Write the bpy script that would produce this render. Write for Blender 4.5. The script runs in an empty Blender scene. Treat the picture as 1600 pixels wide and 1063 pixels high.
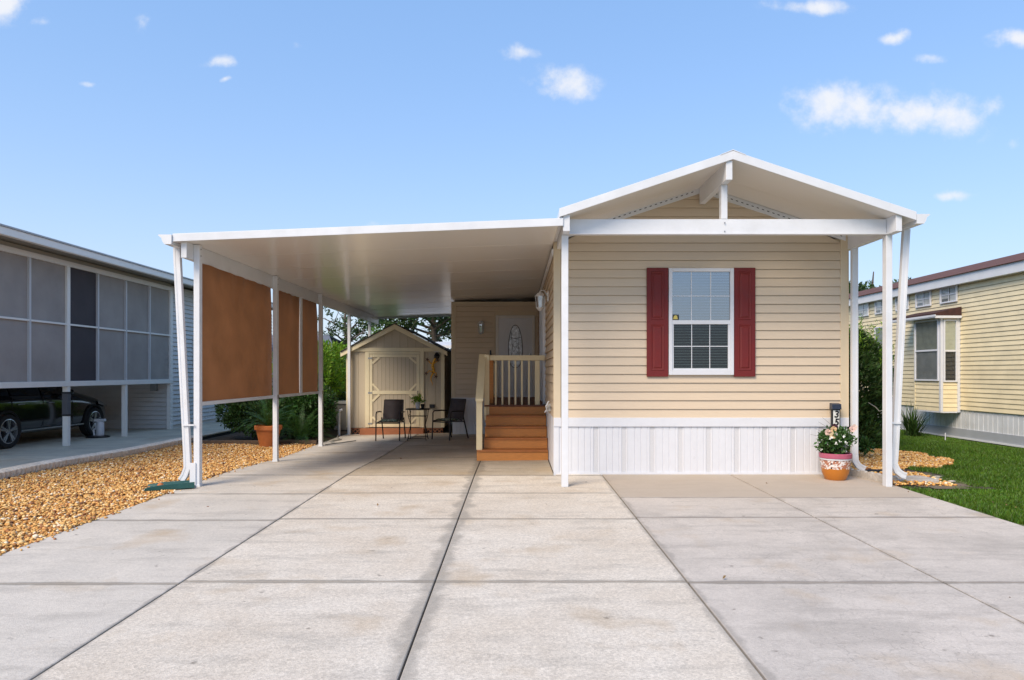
import bpy, bmesh, math, random
import numpy as np
from mathutils import Vector, Matrix, noise as mnoise
random.seed(7)
rng = np.random.default_rng(7)
S = bpy.context.scene
COL = S.collection
R = math.radians

# ------------------------------------------------------------------ camera
CAM_H = 1.463
cd = bpy.data.cameras.new('camera')
cam = bpy.data.objects.new('camera', cd)
COL.objects.link(cam)
cam.location = (0, 0, CAM_H)
cam.rotation_euler = (R(90), 0, 0)
cd.sensor_width = 36.0
cd.lens = 24.75
cd.shift_x = -0.0031
cd.shift_y = 0.0322
cd.clip_start = 0.05
cd.clip_end = 1500
S.camera = cam

# ------------------------------------------------------------------ world, sun, exposure
SUN_ELEV, SUN_AZ = 43.0, 216.0       # azimuth: degrees clockwise from +Y (north); sun behind and a little left of the camera
w = bpy.data.worlds.new('World')
S.world = w
w.use_nodes = True
nt = w.node_tree
nt.nodes.clear()
def wn(t, **k):
    n = nt.nodes.new(t)
    for a, b in k.items(): setattr(n, a, b)
    return n
def wl(a, b): nt.links.new(a, b)
sky = wn('ShaderNodeTexSky', sky_type='NISHITA', sun_disc=False)
sky.sun_elevation = R(SUN_ELEV)
sky.sun_rotation = R(SUN_AZ)
sky.altitude = 0
sky.air_density = 1.15
sky.dust_density = 0.6
sky.ozone_density = 2.0
tc = wn('ShaderNodeTexCoord')
sep = wn('ShaderNodeSeparateXYZ'); wl(tc.outputs['Generated'], sep.inputs[0])
def wmath(op, a, b=None, c=None, clamp=False):
    m = wn('ShaderNodeMath', operation=op); m.use_clamp = clamp
    for i, v in enumerate((a, b, c)):
        if v is None: continue
        if isinstance(v, (int, float)): m.inputs[i].default_value = v
        else: wl(v, m.inputs[i])
    return m.outputs[0]
# small cumulus clouds: soft ellipses of direction broken up by noise
# u = x/y, v = z/y (front half only)
yy = wmath('MAXIMUM', sep.outputs[1], 0.05)
uu = wmath('DIVIDE', sep.outputs[0], yy)
vv = wmath('DIVIDE', sep.outputs[2], yy)
comb = wn('ShaderNodeCombineXYZ'); wl(uu, comb.inputs[0]); wl(vv, comb.inputs[1])
ns = wn('ShaderNodeTexNoise'); ns.inputs['Scale'].default_value = 26; ns.inputs['Detail'].default_value = 8; ns.inputs['Roughness'].default_value = 0.6
wl(comb.outputs[0], ns.inputs['Vector'])
nsd = wmath('SUBTRACT', ns.outputs['Fac'], 0.5)
def px(x, y): return ((x - 805) / 1100.0, (583 - y) / 1100.0)
clouds = [  # centre px x,y, radii px, strength
    (1320, 168, 78, 34, 1.0), (1410, 182, 62, 26, 0.95), (1480, 184, 62, 32, 1.0), (1545, 165, 26, 22, 0.5), (1260, 160, 35, 15, .6),
    (885, 135, 46, 24, 1.0), (808, 90, 26, 14, 0.9), (1270, 8, 55, 10, 0.9), (1398, 61, 20, 10, 0.85), (1450, 96, 28, 9, 0.7),
    (1588, 64, 32, 15, 0.95), (1487, 301, 32, 8, 0.8), (5, 12, 38, 26, 1.1), (342, 93, 18, 10, 0.75), (136, 127, 11, 5, 0.7),
    (222, 40, 16, 16, 0.45), (70, 36, 16, 8, .5), (352, 122, 8, 4, .7), (600, 356, 60, 10, 0.5), (455, 62, 16, 9, .4), (1590, 226, 22, 9, .45),
    (1680, 120, 60, 25, .9), (-120, 90, 70, 30, 1.), (-260, 220, 80, 24, .9), (1860, 240, 90, 30, .9)]
nw = wn('ShaderNodeTexNoise'); nw.inputs['Scale'].default_value = 9; nw.inputs['Detail'].default_value = 5; wl(comb.outputs[0], nw.inputs['Vector'])
sw = wn('ShaderNodeSeparateColor'); wl(nw.outputs['Color'], sw.inputs[0])
uu = wmath('ADD', uu, wmath('MULTIPLY', wmath('SUBTRACT', sw.outputs[0], .5), .075))
vv = wmath('ADD', vv, wmath('MULTIPLY', wmath('SUBTRACT', sw.outputs[1], .5), .045))
tot = None
for (cx, cy, rx, ry, st) in clouds:
    u0, v0 = px(cx, cy)
    du = wmath('MULTIPLY', wmath('SUBTRACT', uu, u0), 1100.0 / rx)
    dv = wmath('MULTIPLY', wmath('SUBTRACT', vv, v0), 1100.0 / ry)
    d2 = wmath('ADD', wmath('MULTIPLY', du, du), wmath('MULTIPLY', dv, dv))
    g = wmath('MULTIPLY', wmath('EXPONENT', wmath('MULTIPLY', d2, -0.9)), st)
    tot = g if tot is None else wmath('MAXIMUM', tot, g)
cm = wmath('ADD', tot, wmath('MULTIPLY', nsd, wmath('MULTIPLY', wmath('MINIMUM', wmath('MULTIPLY', tot, 4.0), 1.0), 1.7)))
mr = wn('ShaderNodeMapRange', interpolation_type='SMOOTHSTEP'); wl(cm, mr.inputs[0])
mr.inputs[1].default_value = 0.16; mr.inputs[2].default_value = 1.15; mr.inputs[4].default_value = 0.95
# a thin even veil of haze lightens the blue
veil0 = wn('ShaderNodeMix', data_type='RGBA'); veil0.inputs[0].default_value = 0.30
wl(sky.outputs[0], veil0.inputs[6]); veil0.inputs[7].default_value = (6.6, 8.6, 11.2, 1)
tint = wn('ShaderNodeMix', data_type='RGBA', blend_type='MULTIPLY'); tint.inputs[0].default_value = 1
wl(veil0.outputs[2], tint.inputs[6]); tint.inputs[7].default_value = (.87, 1.18, 1.55, 1)
hz = wmath('MINIMUM', wmath('MULTIPLY', wmath('EXPONENT', wmath('MULTIPLY', sep.outputs[2], -6.0)), 1.1), .85)
veil = wn('ShaderNodeMix', data_type='RGBA'); wl(hz, veil.inputs[0]); wl(tint.outputs[2], veil.inputs[6]); veil.inputs[7].default_value = (8.0, 8.8, 9.7, 1)
cl = wn('ShaderNodeMix', data_type='RGBA'); wl(mr.outputs[0], cl.inputs[0])
wl(veil.outputs[2], cl.inputs[6]); cl.inputs[7].default_value = (9.1, 9.3, 9.8, 1)
bg = wn('ShaderNodeBackground'); wl(cl.outputs[2], bg.inputs[0]); bg.inputs[1].default_value = 0.05
out = wn('ShaderNodeOutputWorld'); wl(bg.outputs[0], out.inputs[0])

sd = bpy.data.lights.new('sun', 'SUN')
sd.energy = 2.15
sd.angle = R(32)
sd.color = (1.0, 0.835, 0.64)
sun = bpy.data.objects.new('sun', sd)
COL.objects.link(sun)
az, el = R(SUN_AZ), R(SUN_ELEV)
dirv = Vector((math.sin(az) * math.cos(el), math.cos(az) * math.cos(el), math.sin(el)))
sun.rotation_euler = dirv.to_track_quat('Z', 'Y').to_euler()

S.view_settings.view_transform = 'Standard'
S.view_settings.look = 'None'
S.view_settings.exposure = 1.0
S.view_settings.gamma = 1
S.view_settings.use_curve_mapping = False
S.cycles.max_bounces = 10
S.cycles.diffuse_bounces = 7
S.cycles.glossy_bounces = 3
S.cycles.transparent_max_bounces = 10
S.cycles.transmission_bounces = 4
S.cycles.use_denoising = True

# ------------------------------------------------------------------ materials
MATS = {}
def mat(name, col, rough=0.6, var=0.0, scale=6.0, bump=0.0, bscale=60.0, metal=0.0, spec=0.5, streak=None, island=0.0, transl=0.0, dirt=0.0, dirtcol=(0.12, 0.1, 0.08), objvar=0.0):
    if name in MATS: return MATS[name]
    m = bpy.data.materials.new(name); m.use_nodes = True
    t = m.node_tree; N = t.nodes; L = t.links
    b = N['Principled BSDF']
    b.inputs['Roughness'].default_value = rough
    b.inputs['Metallic'].default_value = metal
    b.inputs['Specular IOR Level'].default_value = spec
    rgb = N.new('ShaderNodeRGB'); rgb.outputs[0].default_value = (*col, 1)
    cur = rgb.outputs[0]
    geo = N.new('ShaderNodeNewGeometry')
    def hsv(cur, valsock):
        h = N.new('ShaderNodeHueSaturation'); L.new(cur, h.inputs['Color']); L.new(valsock, h.inputs['Value']); return h
    def mapr(sock, lo, hi, a=0.0, bb=1.0):
        r = N.new('ShaderNodeMapRange'); L.new(sock, r.inputs[0]); r.inputs[1].default_value = a; r.inputs[2].default_value = bb
        r.inputs[3].default_value = lo; r.inputs[4].default_value = hi; return r.outputs[0]
    if var:
        n = N.new('ShaderNodeTexNoise'); n.inputs['Scale'].default_value = scale; n.inputs['Detail'].default_value = 6; n.inputs['Roughness'].default_value = .62
        if streak:
            mp = N.new('ShaderNodeMapping'); mp.inputs['Scale'].default_value = streak; L.new(geo.outputs['Position'], mp.inputs[0]); L.new(mp.outputs[0], n.inputs['Vector'])
        else: L.new(geo.outputs['Position'], n.inputs['Vector'])
        cur = hsv(cur, mapr(n.outputs['Fac'], 1 - var, 1 + var, .28, .72)).outputs[0]
        rr = mapr(n.outputs['Fac'], max(.02, rough - .08), min(1, rough + .08), .3, .7); L.new(rr, b.inputs['Roughness'])
    if island:
        h = hsv(cur, mapr(geo.outputs['Random Per Island'], 1 - island, 1 + island))
        wnz = N.new('ShaderNodeTexWhiteNoise'); wnz.noise_dimensions = '1D'; L.new(geo.outputs['Random Per Island'], wnz.inputs['W'])
        L.new(mapr(wnz.outputs['Value'], .475, .525), h.inputs['Hue'])
        cur = h.outputs[0]
    if objvar:
        oi = N.new('ShaderNodeObjectInfo')
        cur = hsv(cur, mapr(oi.outputs['Random'], 1 - objvar, 1 + objvar)).outputs[0]
    if dirt:
        n2 = N.new('ShaderNodeTexNoise'); n2.inputs['Scale'].default_value = 2.3; n2.inputs['Detail'].default_value = 9; n2.inputs['Roughness'].default_value = .7
        L.new(geo.outputs['Position'], n2.inputs['Vector'])
        mx = N.new('ShaderNodeMix'); mx.data_type = 'RGBA'; L.new(mapr(n2.outputs['Fac'], 0, dirt, .45, .75), mx.inputs[0]); L.new(cur, mx.inputs[6]); mx.inputs[7].default_value = (*dirtcol, 1)
        cur = mx.outputs[2]
    L.new(cur, b.inputs['Base Color'])
    if bump:
        nb = N.new('ShaderNodeTexNoise'); nb.inputs['Scale'].default_value = bscale; nb.inputs['Detail'].default_value = 4
        L.new(geo.outputs['Position'], nb.inputs['Vector'])
        bp = N.new('ShaderNodeBump'); bp.inputs['Strength'].default_value = bump; bp.inputs['Distance'].default_value = .01
        L.new(nb.outputs['Fac'], bp.inputs['Height']); L.new(bp.outputs[0], b.inputs['Normal'])
    if transl:
        tr = N.new('ShaderNodeBsdfTranslucent'); L.new(cur, tr.inputs[0])
        ms = N.new('ShaderNodeMixShader'); ms.inputs[0].default_value = transl
        L.new(b.outputs[0], ms.inputs[1]); L.new(tr.outputs[0], ms.inputs[2]); L.new(ms.outputs[0], N['Material Output'].inputs[0])
    MATS[name] = m
    return m

def glass(name, tint, refl, rough=0.02, opac=0.0):
    m = bpy.data.materials.new(name); m.use_nodes = True
    N = m.node_tree.nodes; L = m.node_tree.links; N.clear()
    o = N.new('ShaderNodeOutputMaterial'); tr = N.new('ShaderNodeBsdfTransparent'); tr.inputs[0].default_value = (*tint, 1)
    g = N.new('ShaderNodeBsdfGlossy'); g.inputs[1].default_value = rough; g.inputs[0].default_value = (.95, .97, 1, 1)
    geo = N.new('ShaderNodeNewGeometry')
    nz = N.new('ShaderNodeTexNoise'); nz.inputs['Scale'].default_value = 1.6; L.new(geo.outputs['Position'], nz.inputs['Vector'])
    bp = N.new('ShaderNodeBump'); bp.inputs['Strength'].default_value = .12; bp.inputs['Distance'].default_value = .03
    L.new(nz.outputs['Fac'], bp.inputs['Height']); L.new(bp.outputs[0], g.inputs['Normal'])
    fr = N.new('ShaderNodeLayerWeight'); fr.inputs[0].default_value = .25
    mt = N.new('ShaderNodeMath'); mt.operation = 'MULTIPLY_ADD'; L.new(fr.outputs['Fresnel'], mt.inputs[0]); mt.inputs[1].default_value = 1.0; mt.inputs[2].default_value = refl; mt.use_clamp = True
    bf = N.new('ShaderNodeMath'); bf.operation = 'SUBTRACT'; bf.inputs[0].default_value = 1; L.new(geo.outputs['Backfacing'], bf.inputs[1])
    m2 = N.new('ShaderNodeMath'); m2.operation = 'MULTIPLY'; L.new(mt.outputs[0], m2.inputs[0]); L.new(bf.outputs[0], m2.inputs[1])   # reflect off the outer face only
    mx = N.new('ShaderNodeMixShader'); L.new(m2.outputs[0], mx.inputs[0]); L.new(tr.outputs[0], mx.inputs[1]); L.new(g.outputs[0], mx.inputs[2])
    L.new(mx.outputs[0], o.inputs[0]); return m

def mesh_screen(name, col, opacity):   # woven insect / shade screen: mostly thread, some holes
    m = bpy.data.materials.new(name); m.use_nodes = True
    N = m.node_tree.nodes; L = m.node_tree.links
    b = N['Principled BSDF']; b.inputs['Base Color'].default_value = (*col, 1); b.inputs['Roughness'].default_value = .75
    geo = N.new('ShaderNodeNewGeometry')
    n = N.new('ShaderNodeTexNoise'); n.inputs['Scale'].default_value = 2.2; n.inputs['Detail'].default_value = 5; L.new(geo.outputs['Position'], n.inputs['Vector'])
    h = N.new('ShaderNodeHueSaturation'); h.inputs['Color'].default_value = (*col, 1)
    r = N.new('ShaderNodeMapRange'); L.new(n.outputs['Fac'], r.inputs[0]); r.inputs[1].default_value = .3; r.inputs[2].default_value = .7; r.inputs[3].default_value = .9; r.inputs[4].default_value = 1.1
    L.new(r.outputs[0], h.inputs['Value']); L.new(h.outputs[0], b.inputs['Base Color'])
    tr = N.new('ShaderNodeBsdfTransparent'); mx = N.new('ShaderNodeMixShader'); mx.inputs[0].default_value = opacity
    L.new(tr.outputs[0], mx.inputs[1]); L.new(b.outputs[0], mx.inputs[2]); L.new(mx.outputs[0], N['Material Output'].inputs[0])
    return m

def concrete(name, base, stain, speck, cracks=False, tan=None, joints=()):
    m = bpy.data.materials.new(name); m.use_nodes = True
    t = m.node_tree; N = t.nodes; L = t.links; b = N['Principled BSDF']; b.inputs['Roughness'].default_value = .88; b.inputs['Specular IOR Level'].default_value = .3
    geo = N.new('ShaderNodeNewGeometry'); P = geo.outputs['Position']
    def nz(scale, det=6, rough=.6, mapping=None):
        n = N.new('ShaderNodeTexNoise'); n.inputs['Scale'].default_value = scale; n.inputs['Detail'].default_value = det; n.inputs['Roughness'].default_value = rough
        if mapping:
            mp = N.new('ShaderNodeMapping'); mp.inputs['Scale'].default_value = mapping; L.new(P, mp.inputs[0]); L.new(mp.outputs[0], n.inputs['Vector'])
        else: L.new(P, n.inputs['Vector'])
        return n.outputs['Fac']
    def mr(s, a, bb, lo, hi, sm=False):
        r = N.new('ShaderNodeMapRange'); L.new(s, r.inputs[0])
        if sm: r.interpolation_type = 'SMOOTHSTEP'
        for i, v in ((1, a), (2, bb), (3, lo), (4, hi)): r.inputs[i].default_value = v
        return r.outputs[0]
    def mix(f, a, bcol):
        x = N.new('ShaderNodeMix'); x.data_type = 'RGBA'; L.new(f, x.inputs[0])
        if hasattr(a, 'is_linked') or not isinstance(a, tuple): L.new(a, x.inputs[6])
        else: x.inputs[6].default_value = (*a, 1)
        x.inputs[7].default_value = (*bcol, 1); return x.outputs[2]
    def mth(op, a, c):
        x = N.new('ShaderNodeMath'); x.operation = op
        for i, v in enumerate((a, c)):
            if isinstance(v, (int, float)): x.inputs[i].default_value = v
            else: L.new(v, x.inputs[i])
        return x.outputs[0]
    c = mix(mr(nz(.9, 8, .65), .35, .7, 0, .85), base, stain)
    # broom / weather streaks running across the drive
    c = mix(mr(nz(1.0, 7, .7, (1.1, 4.6, 1)), .50, .76, 0, .75), c, tuple(x * .55 for x in base))
    c = mix(mr(nz(1.0, 5, .6, (2.2, .8, 1)), .56, .78, 0, .35), c, tuple(min(.8, x * 1.2) for x in base))
    # exposed aggregate
    v = N.new('ShaderNodeTexVoronoi'); v.inputs['Scale'].default_value = 95; L.new(P, v.inputs['Vector'])
    sh = N.new('ShaderNodeSeparateColor'); L.new(v.outputs['Color'], sh.inputs[0])
    hs = N.new('ShaderNodeHueSaturation'); L.new(c, hs.inputs['Color']); L.new(mr(sh.outputs[0], 0, 1, 1 - speck, 1 + speck), hs.inputs['Value']); c = hs.outputs[0]
    hs = N.new('ShaderNodeHueSaturation'); L.new(c, hs.inputs['Color']); L.new(mr(nz(34, 3, .8), .3, .7, 1 - speck * .8, 1 + speck * .8), hs.inputs['Value']); c = hs.outputs[0]
    # rust / leaf marks: few, small
    c = mix(mr(nz(1.3, 6, .55), .56, .74, 0, .62), c, (.44, .32, .19))
    c = mix(mr(nz(9.0, 3, .5), .70, .77, 0, .6), c, (.12, .10, .08))
    # damp dirt along the joint lines
    sx = N.new('ShaderNodeSeparateXYZ'); L.new(P, sx.inputs[0])
    wob = mth('MULTIPLY', mth('SUBTRACT', nz(3.2, 5, .6), .5), .34)
    for jx, wd, st in ((-.583, .13, .62), (-2.42, .035, .5), (1.25, .06, .5), (3.10, .03, .42)):
        d = mth('ABSOLUTE', mth('SUBTRACT', sx.outputs[0], jx), 0)
        d = mth('ADD', d, wob) if wd > .1 else mth('ADD', d, mth('MULTIPLY', wob, .5))
        c = mix(mr(d, wd * .25, wd, st, 0, True), c, tuple(x * .42 for x in base))
    for jy in joints:
        d = mth('ABSOLUTE', mth('SUBTRACT', sx.outputs[1], jy), 0)
        d = mth('ADD', d, mth('MULTIPLY', wob, .22))
        c = mix(mr(d, .012, .05, .78, 0, True), c, tuple(x * .36 for x in base))
    if cracks:   # fine map cracking, worst low on the right
        v2 = N.new('ShaderNodeTexVoronoi'); v2.feature = 'DISTANCE_TO_EDGE'; v2.inputs['Scale'].default_value = 6.5
        ad = N.new('ShaderNodeVectorMath'); ad.operation = 'ADD'; L.new(P, ad.inputs[0])
        nn = N.new('ShaderNodeTexNoise'); nn.inputs['Scale'].default_value = 5; nn.inputs['Detail'].default_value = 5; L.new(P, nn.inputs['Vector'])
        sc = N.new('ShaderNodeVectorMath'); sc.operation = 'SCALE'; sc.inputs['Scale'].default_value = .35; L.new(nn.outputs['Color'], sc.inputs[0]); L.new(sc.outputs[0], ad.inputs[1]); L.new(ad.outputs[0], v2.inputs['Vector'])
        f = mth('MULTIPLY', mr(v2.outputs['Distance'], 0, .03, .6, 0), mr(nz(.6, 4), .42, .62, 0, 1))
        c = mix(f, c, tuple(x * .5 for x in base))
        c = mix(mr(nz(.75, 7, .7), .50, .70, 0, .6), c, tuple(x * .55 for x in base))
    if tan:      # old tan coating left in a strip against the house
        f = mr(sx.outputs[1], 8.36, 8.44, 0, .75)
        c = mix(f, c, tan)
    L.new(c, b.inputs['Base Color'])
    bp = N.new('ShaderNodeBump'); bp.inputs['Strength'].default_value = .35; bp.inputs['Distance'].default_value = .006
    L.new(mth('ADD', nz(120, 3, .7), mth('MULTIPLY', v.outputs['Distance'], .6)), bp.inputs['Height']); L.new(bp.outputs[0], b.inputs['Normal'])
    return m

NVIN = mat('shade_lifted_white', (.82, .79, .73), .45, .04, 4)  # neighbour's white trim, colour made lighter and warmer to offset the shade there
WHITE = mat('white_aluminium', (.70, .71, .73), .38, .05, 3, dirt=.2, dirtcol=(.45, .43, .38))
PANEL = mat('ceiling_panel_white', (.78, .74, .68), .21, spec=.65)
VINYL = mat('white_vinyl', (.67, .68, .71), .35, .03, 8)
TAN = mat('tan_vinyl_siding', (.615, .497, .360), .5, .045, 3, streak=(1.2, 1.2, 30), bump=.08, bscale=150, objvar=.035)
TANTRIM = mat('tan_trim', (.62, .51, .35), .5, .03, 5)
RED = mat('red_shutter', (.145, .007, .006), .6, .10, 8, bump=.05, bscale=200)
YEL = mat('yellow_siding', (.82, .70, .45), .5, .08, 2.5, dirt=.30, dirtcol=(.45, .40, .26), objvar=.03)
GREYS = mat('grey_siding', (.62, .60, .57), .5, .05, 3)
CREAM = mat('cream_paint', (.74, .62, .38), .55, .05, 9, bump=.08)
CREAM2 = mat('cream_shed_trim', (.74, .65, .44), .6, .05, 8, bump=.1)
SHEDW = mat('taupe_shed_panel', (.50, .43, .32), .75, .07, 14, streak=(14, 1, .6), bump=.2, bscale=40)
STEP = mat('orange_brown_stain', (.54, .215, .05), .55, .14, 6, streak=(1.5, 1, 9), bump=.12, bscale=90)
STEPD = mat('dark_brown_stain', (.16, .055, .022), .6, .15, 6)
BROWN = mat('brown_shade_cloth', (.31, .138, .060), .55, .20, 2.2, bump=.10, bscale=14, spec=.4, transl=.22)
BLACK = mat('black_metal', (.012, .012, .013), .4)
SLING = mat('brown_sling', (.050, .036, .036), .7, .1, 50, bump=.2, bscale=400)
SLINGF = mat('dark_bronze_frame', (.022, .017, .015), .38)
TERRA = mat('terracotta', (.55, .17, .045), .6, .1, 12, bump=.1)
SOIL = mat('soil', (.05, .035, .022), .95, .3, 20, bump=.5)
DARKROOF = mat('dark_shingle', (.06, .055, .055), .9, .2, 20, bump=.4)
BROWNROOF = mat('brown_shingle', (.12, .05, .035), .9, .3, 9, bump=.5)
SKIRTG = mat('perforated_vinyl', (.60, .60, .61), .5, .10, 120)
PEBBLE = mat('river_gravel', (.66, .385, .15), .7, .0, island=.62)
def palette(m, cols):
    N = m.node_tree.nodes; L = m.node_tree.links; b = N['Principled BSDF']
    g = N.new('ShaderNodeNewGeometry'); r = N.new('ShaderNodeValToRGB'); r.color_ramp.interpolation = 'CONSTANT'; L.new(g.outputs['Random Per Island'], r.inputs[0])
    e = r.color_ramp.elements; e[0].position = 0; e[0].color = (*cols[0][1], 1); e[1].position = cols[1][0]; e[1].color = (*cols[1][1], 1)
    for p_, c_ in cols[2:]: q = e.new(p_); q.color = (*c_, 1)
    nz = N.new('ShaderNodeTexNoise'); nz.inputs['Scale'].default_value = 60; L.new(g.outputs['Position'], nz.inputs['Vector'])
    h = N.new('ShaderNodeHueSaturation'); L.new(r.outputs[0], h.inputs['Color']); mr_ = N.new('ShaderNodeMapRange'); L.new(nz.outputs['Fac'], mr_.inputs[0])
    mr_.inputs[1].default_value = .3; mr_.inputs[2].default_value = .7; mr_.inputs[3].default_value = .75; mr_.inputs[4].default_value = 1.25; L.new(mr_.outputs[0], h.inputs['Value']); L.new(h.outputs[0], b.inputs['Base Color'])
PAL = [(0, (.62, .31, .08)), (.18, (.72, .42, .13)), (.36, (.80, .56, .25)), (.47, (.50, .22, .06)), (.60, (.76, .45, .15)), (.72, (.36, .14, .05)), (.78, (.84, .72, .52)), (.84, (.66, .37, .11)), (.94, (.16, .07, .03))]
palette(PEBBLE, PAL)
MULCHP = mat('tan_gravel', (.58, .33, .15), .8, island=.6)
palette(MULCHP, PAL)
GREYCURB = mat('cast_concrete', (.46, .42, .37), .9, .22, 25, bump=.5, bscale=60, dirt=.55, dirtcol=(.14, .12, .10))
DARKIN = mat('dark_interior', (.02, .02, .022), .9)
BLIND = mat('white_blind', (.62, .64, .67), .6)
TIRE = mat('tyre_rubber', (.012, .012, .012), .8)
CARP = mat('black_car_paint', (.006, .007, .010), .10, spec=.7)
CARP.node_tree.nodes['Principled BSDF'].inputs['Coat Weight'].default_value = .6
CHROME = mat('alloy', (.55, .56, .58), .25, metal=.85)
GREENP = mat('green_plastic', (.015, .085, .075), .45, .1, 8)
BARK = mat('bark', (.10, .075, .055), .9, .25, 10, bump=.6, bscale=20)
LEAFD = mat('conifer_leaf', (.042, .090, .016), .6, island=.55, transl=.2)
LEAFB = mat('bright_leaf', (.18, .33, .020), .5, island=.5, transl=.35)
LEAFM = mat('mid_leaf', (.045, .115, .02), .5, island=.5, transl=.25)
LEAFT = mat('tree_leaf', (.05, .095, .022), .5, island=.6, transl=.3)
GRASS = mat('grass_blade', (.085, .172, .012), .5, .35, 1.1, island=.5, transl=.3)
GRASSY = mat('grass_ground', (.07, .11, .022), .95, .35, 2.2, bump=.4, bscale=30, dirt=.5, dirtcol=(.12, .09, .05))
EARTH = mat('far_ground', (.08, .10, .04), .95, .3, .5)
GLASS = glass('window_glass', (.46, .54, .62), .30)
GLASSD = glass('screened_glass', (.46, .50, .49), .04, .08)
GLASSN = glass('neighbour_glass', (.93, .94, .94), .06)
SCREEN = mesh_screen('grey_screen', (.40, .36, .325), .80)
SCREEND = mesh_screen('dark_screen', (.058, .048, .052), .93)
CON_B = concrete('concrete_beige', (.66, .60, .515), (.55, .47, .375), .14, joints=(3.0, 5.11, 7.21, 8.67, 10.07))
CON_C = concrete('concrete_shade_tone', (.52, .45, .36), (.36, .30, .22), .10, joints=(10.07, 12.4, 14.6, 16.6))  # browner copy of the beige: warm carport shade plus less bleaching, put into colour
CON_G = concrete('concrete_grey', (.62, .565, .49), (.48, .445, .395), .08, joints=(3.0, 5.06, 7.14, 8.61, 10.1, 12.0, 13.6, 15.6, 17.4))
CON_R = concrete('concrete_right', (.59, .53, .465), (.48, .435, .385), .07, cracks=True, joints=(3.0, 5.09, 7.28, 8.38), tan=(.43, .36, .285))
CON_N = concrete('concrete_neighbour', (.76, .65, .49), (.46, .40, .31), .06)
YELLOWM = mat('sticker_yellow', (.62, .50, .12), .5)
PINK = mat('pink_glaze', (.42, .10, .16), .35, .12, 20)

# ------------------------------------------------------------------ mesh helpers
OFF = {}
def ground_z(x, y):
    if y < 10.2: return -.01 * (10.2 - y)
    t = min(1, (y - 10.2) / 3.0); t = t * t * (3 - 2 * t)
    s = min(1, max(0, (.5 - x) / 4.2)); s *= min(1, max(0, (x + 9.0) / 3.0)) if x < -6 else 1
    return -.08 * t * s

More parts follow.
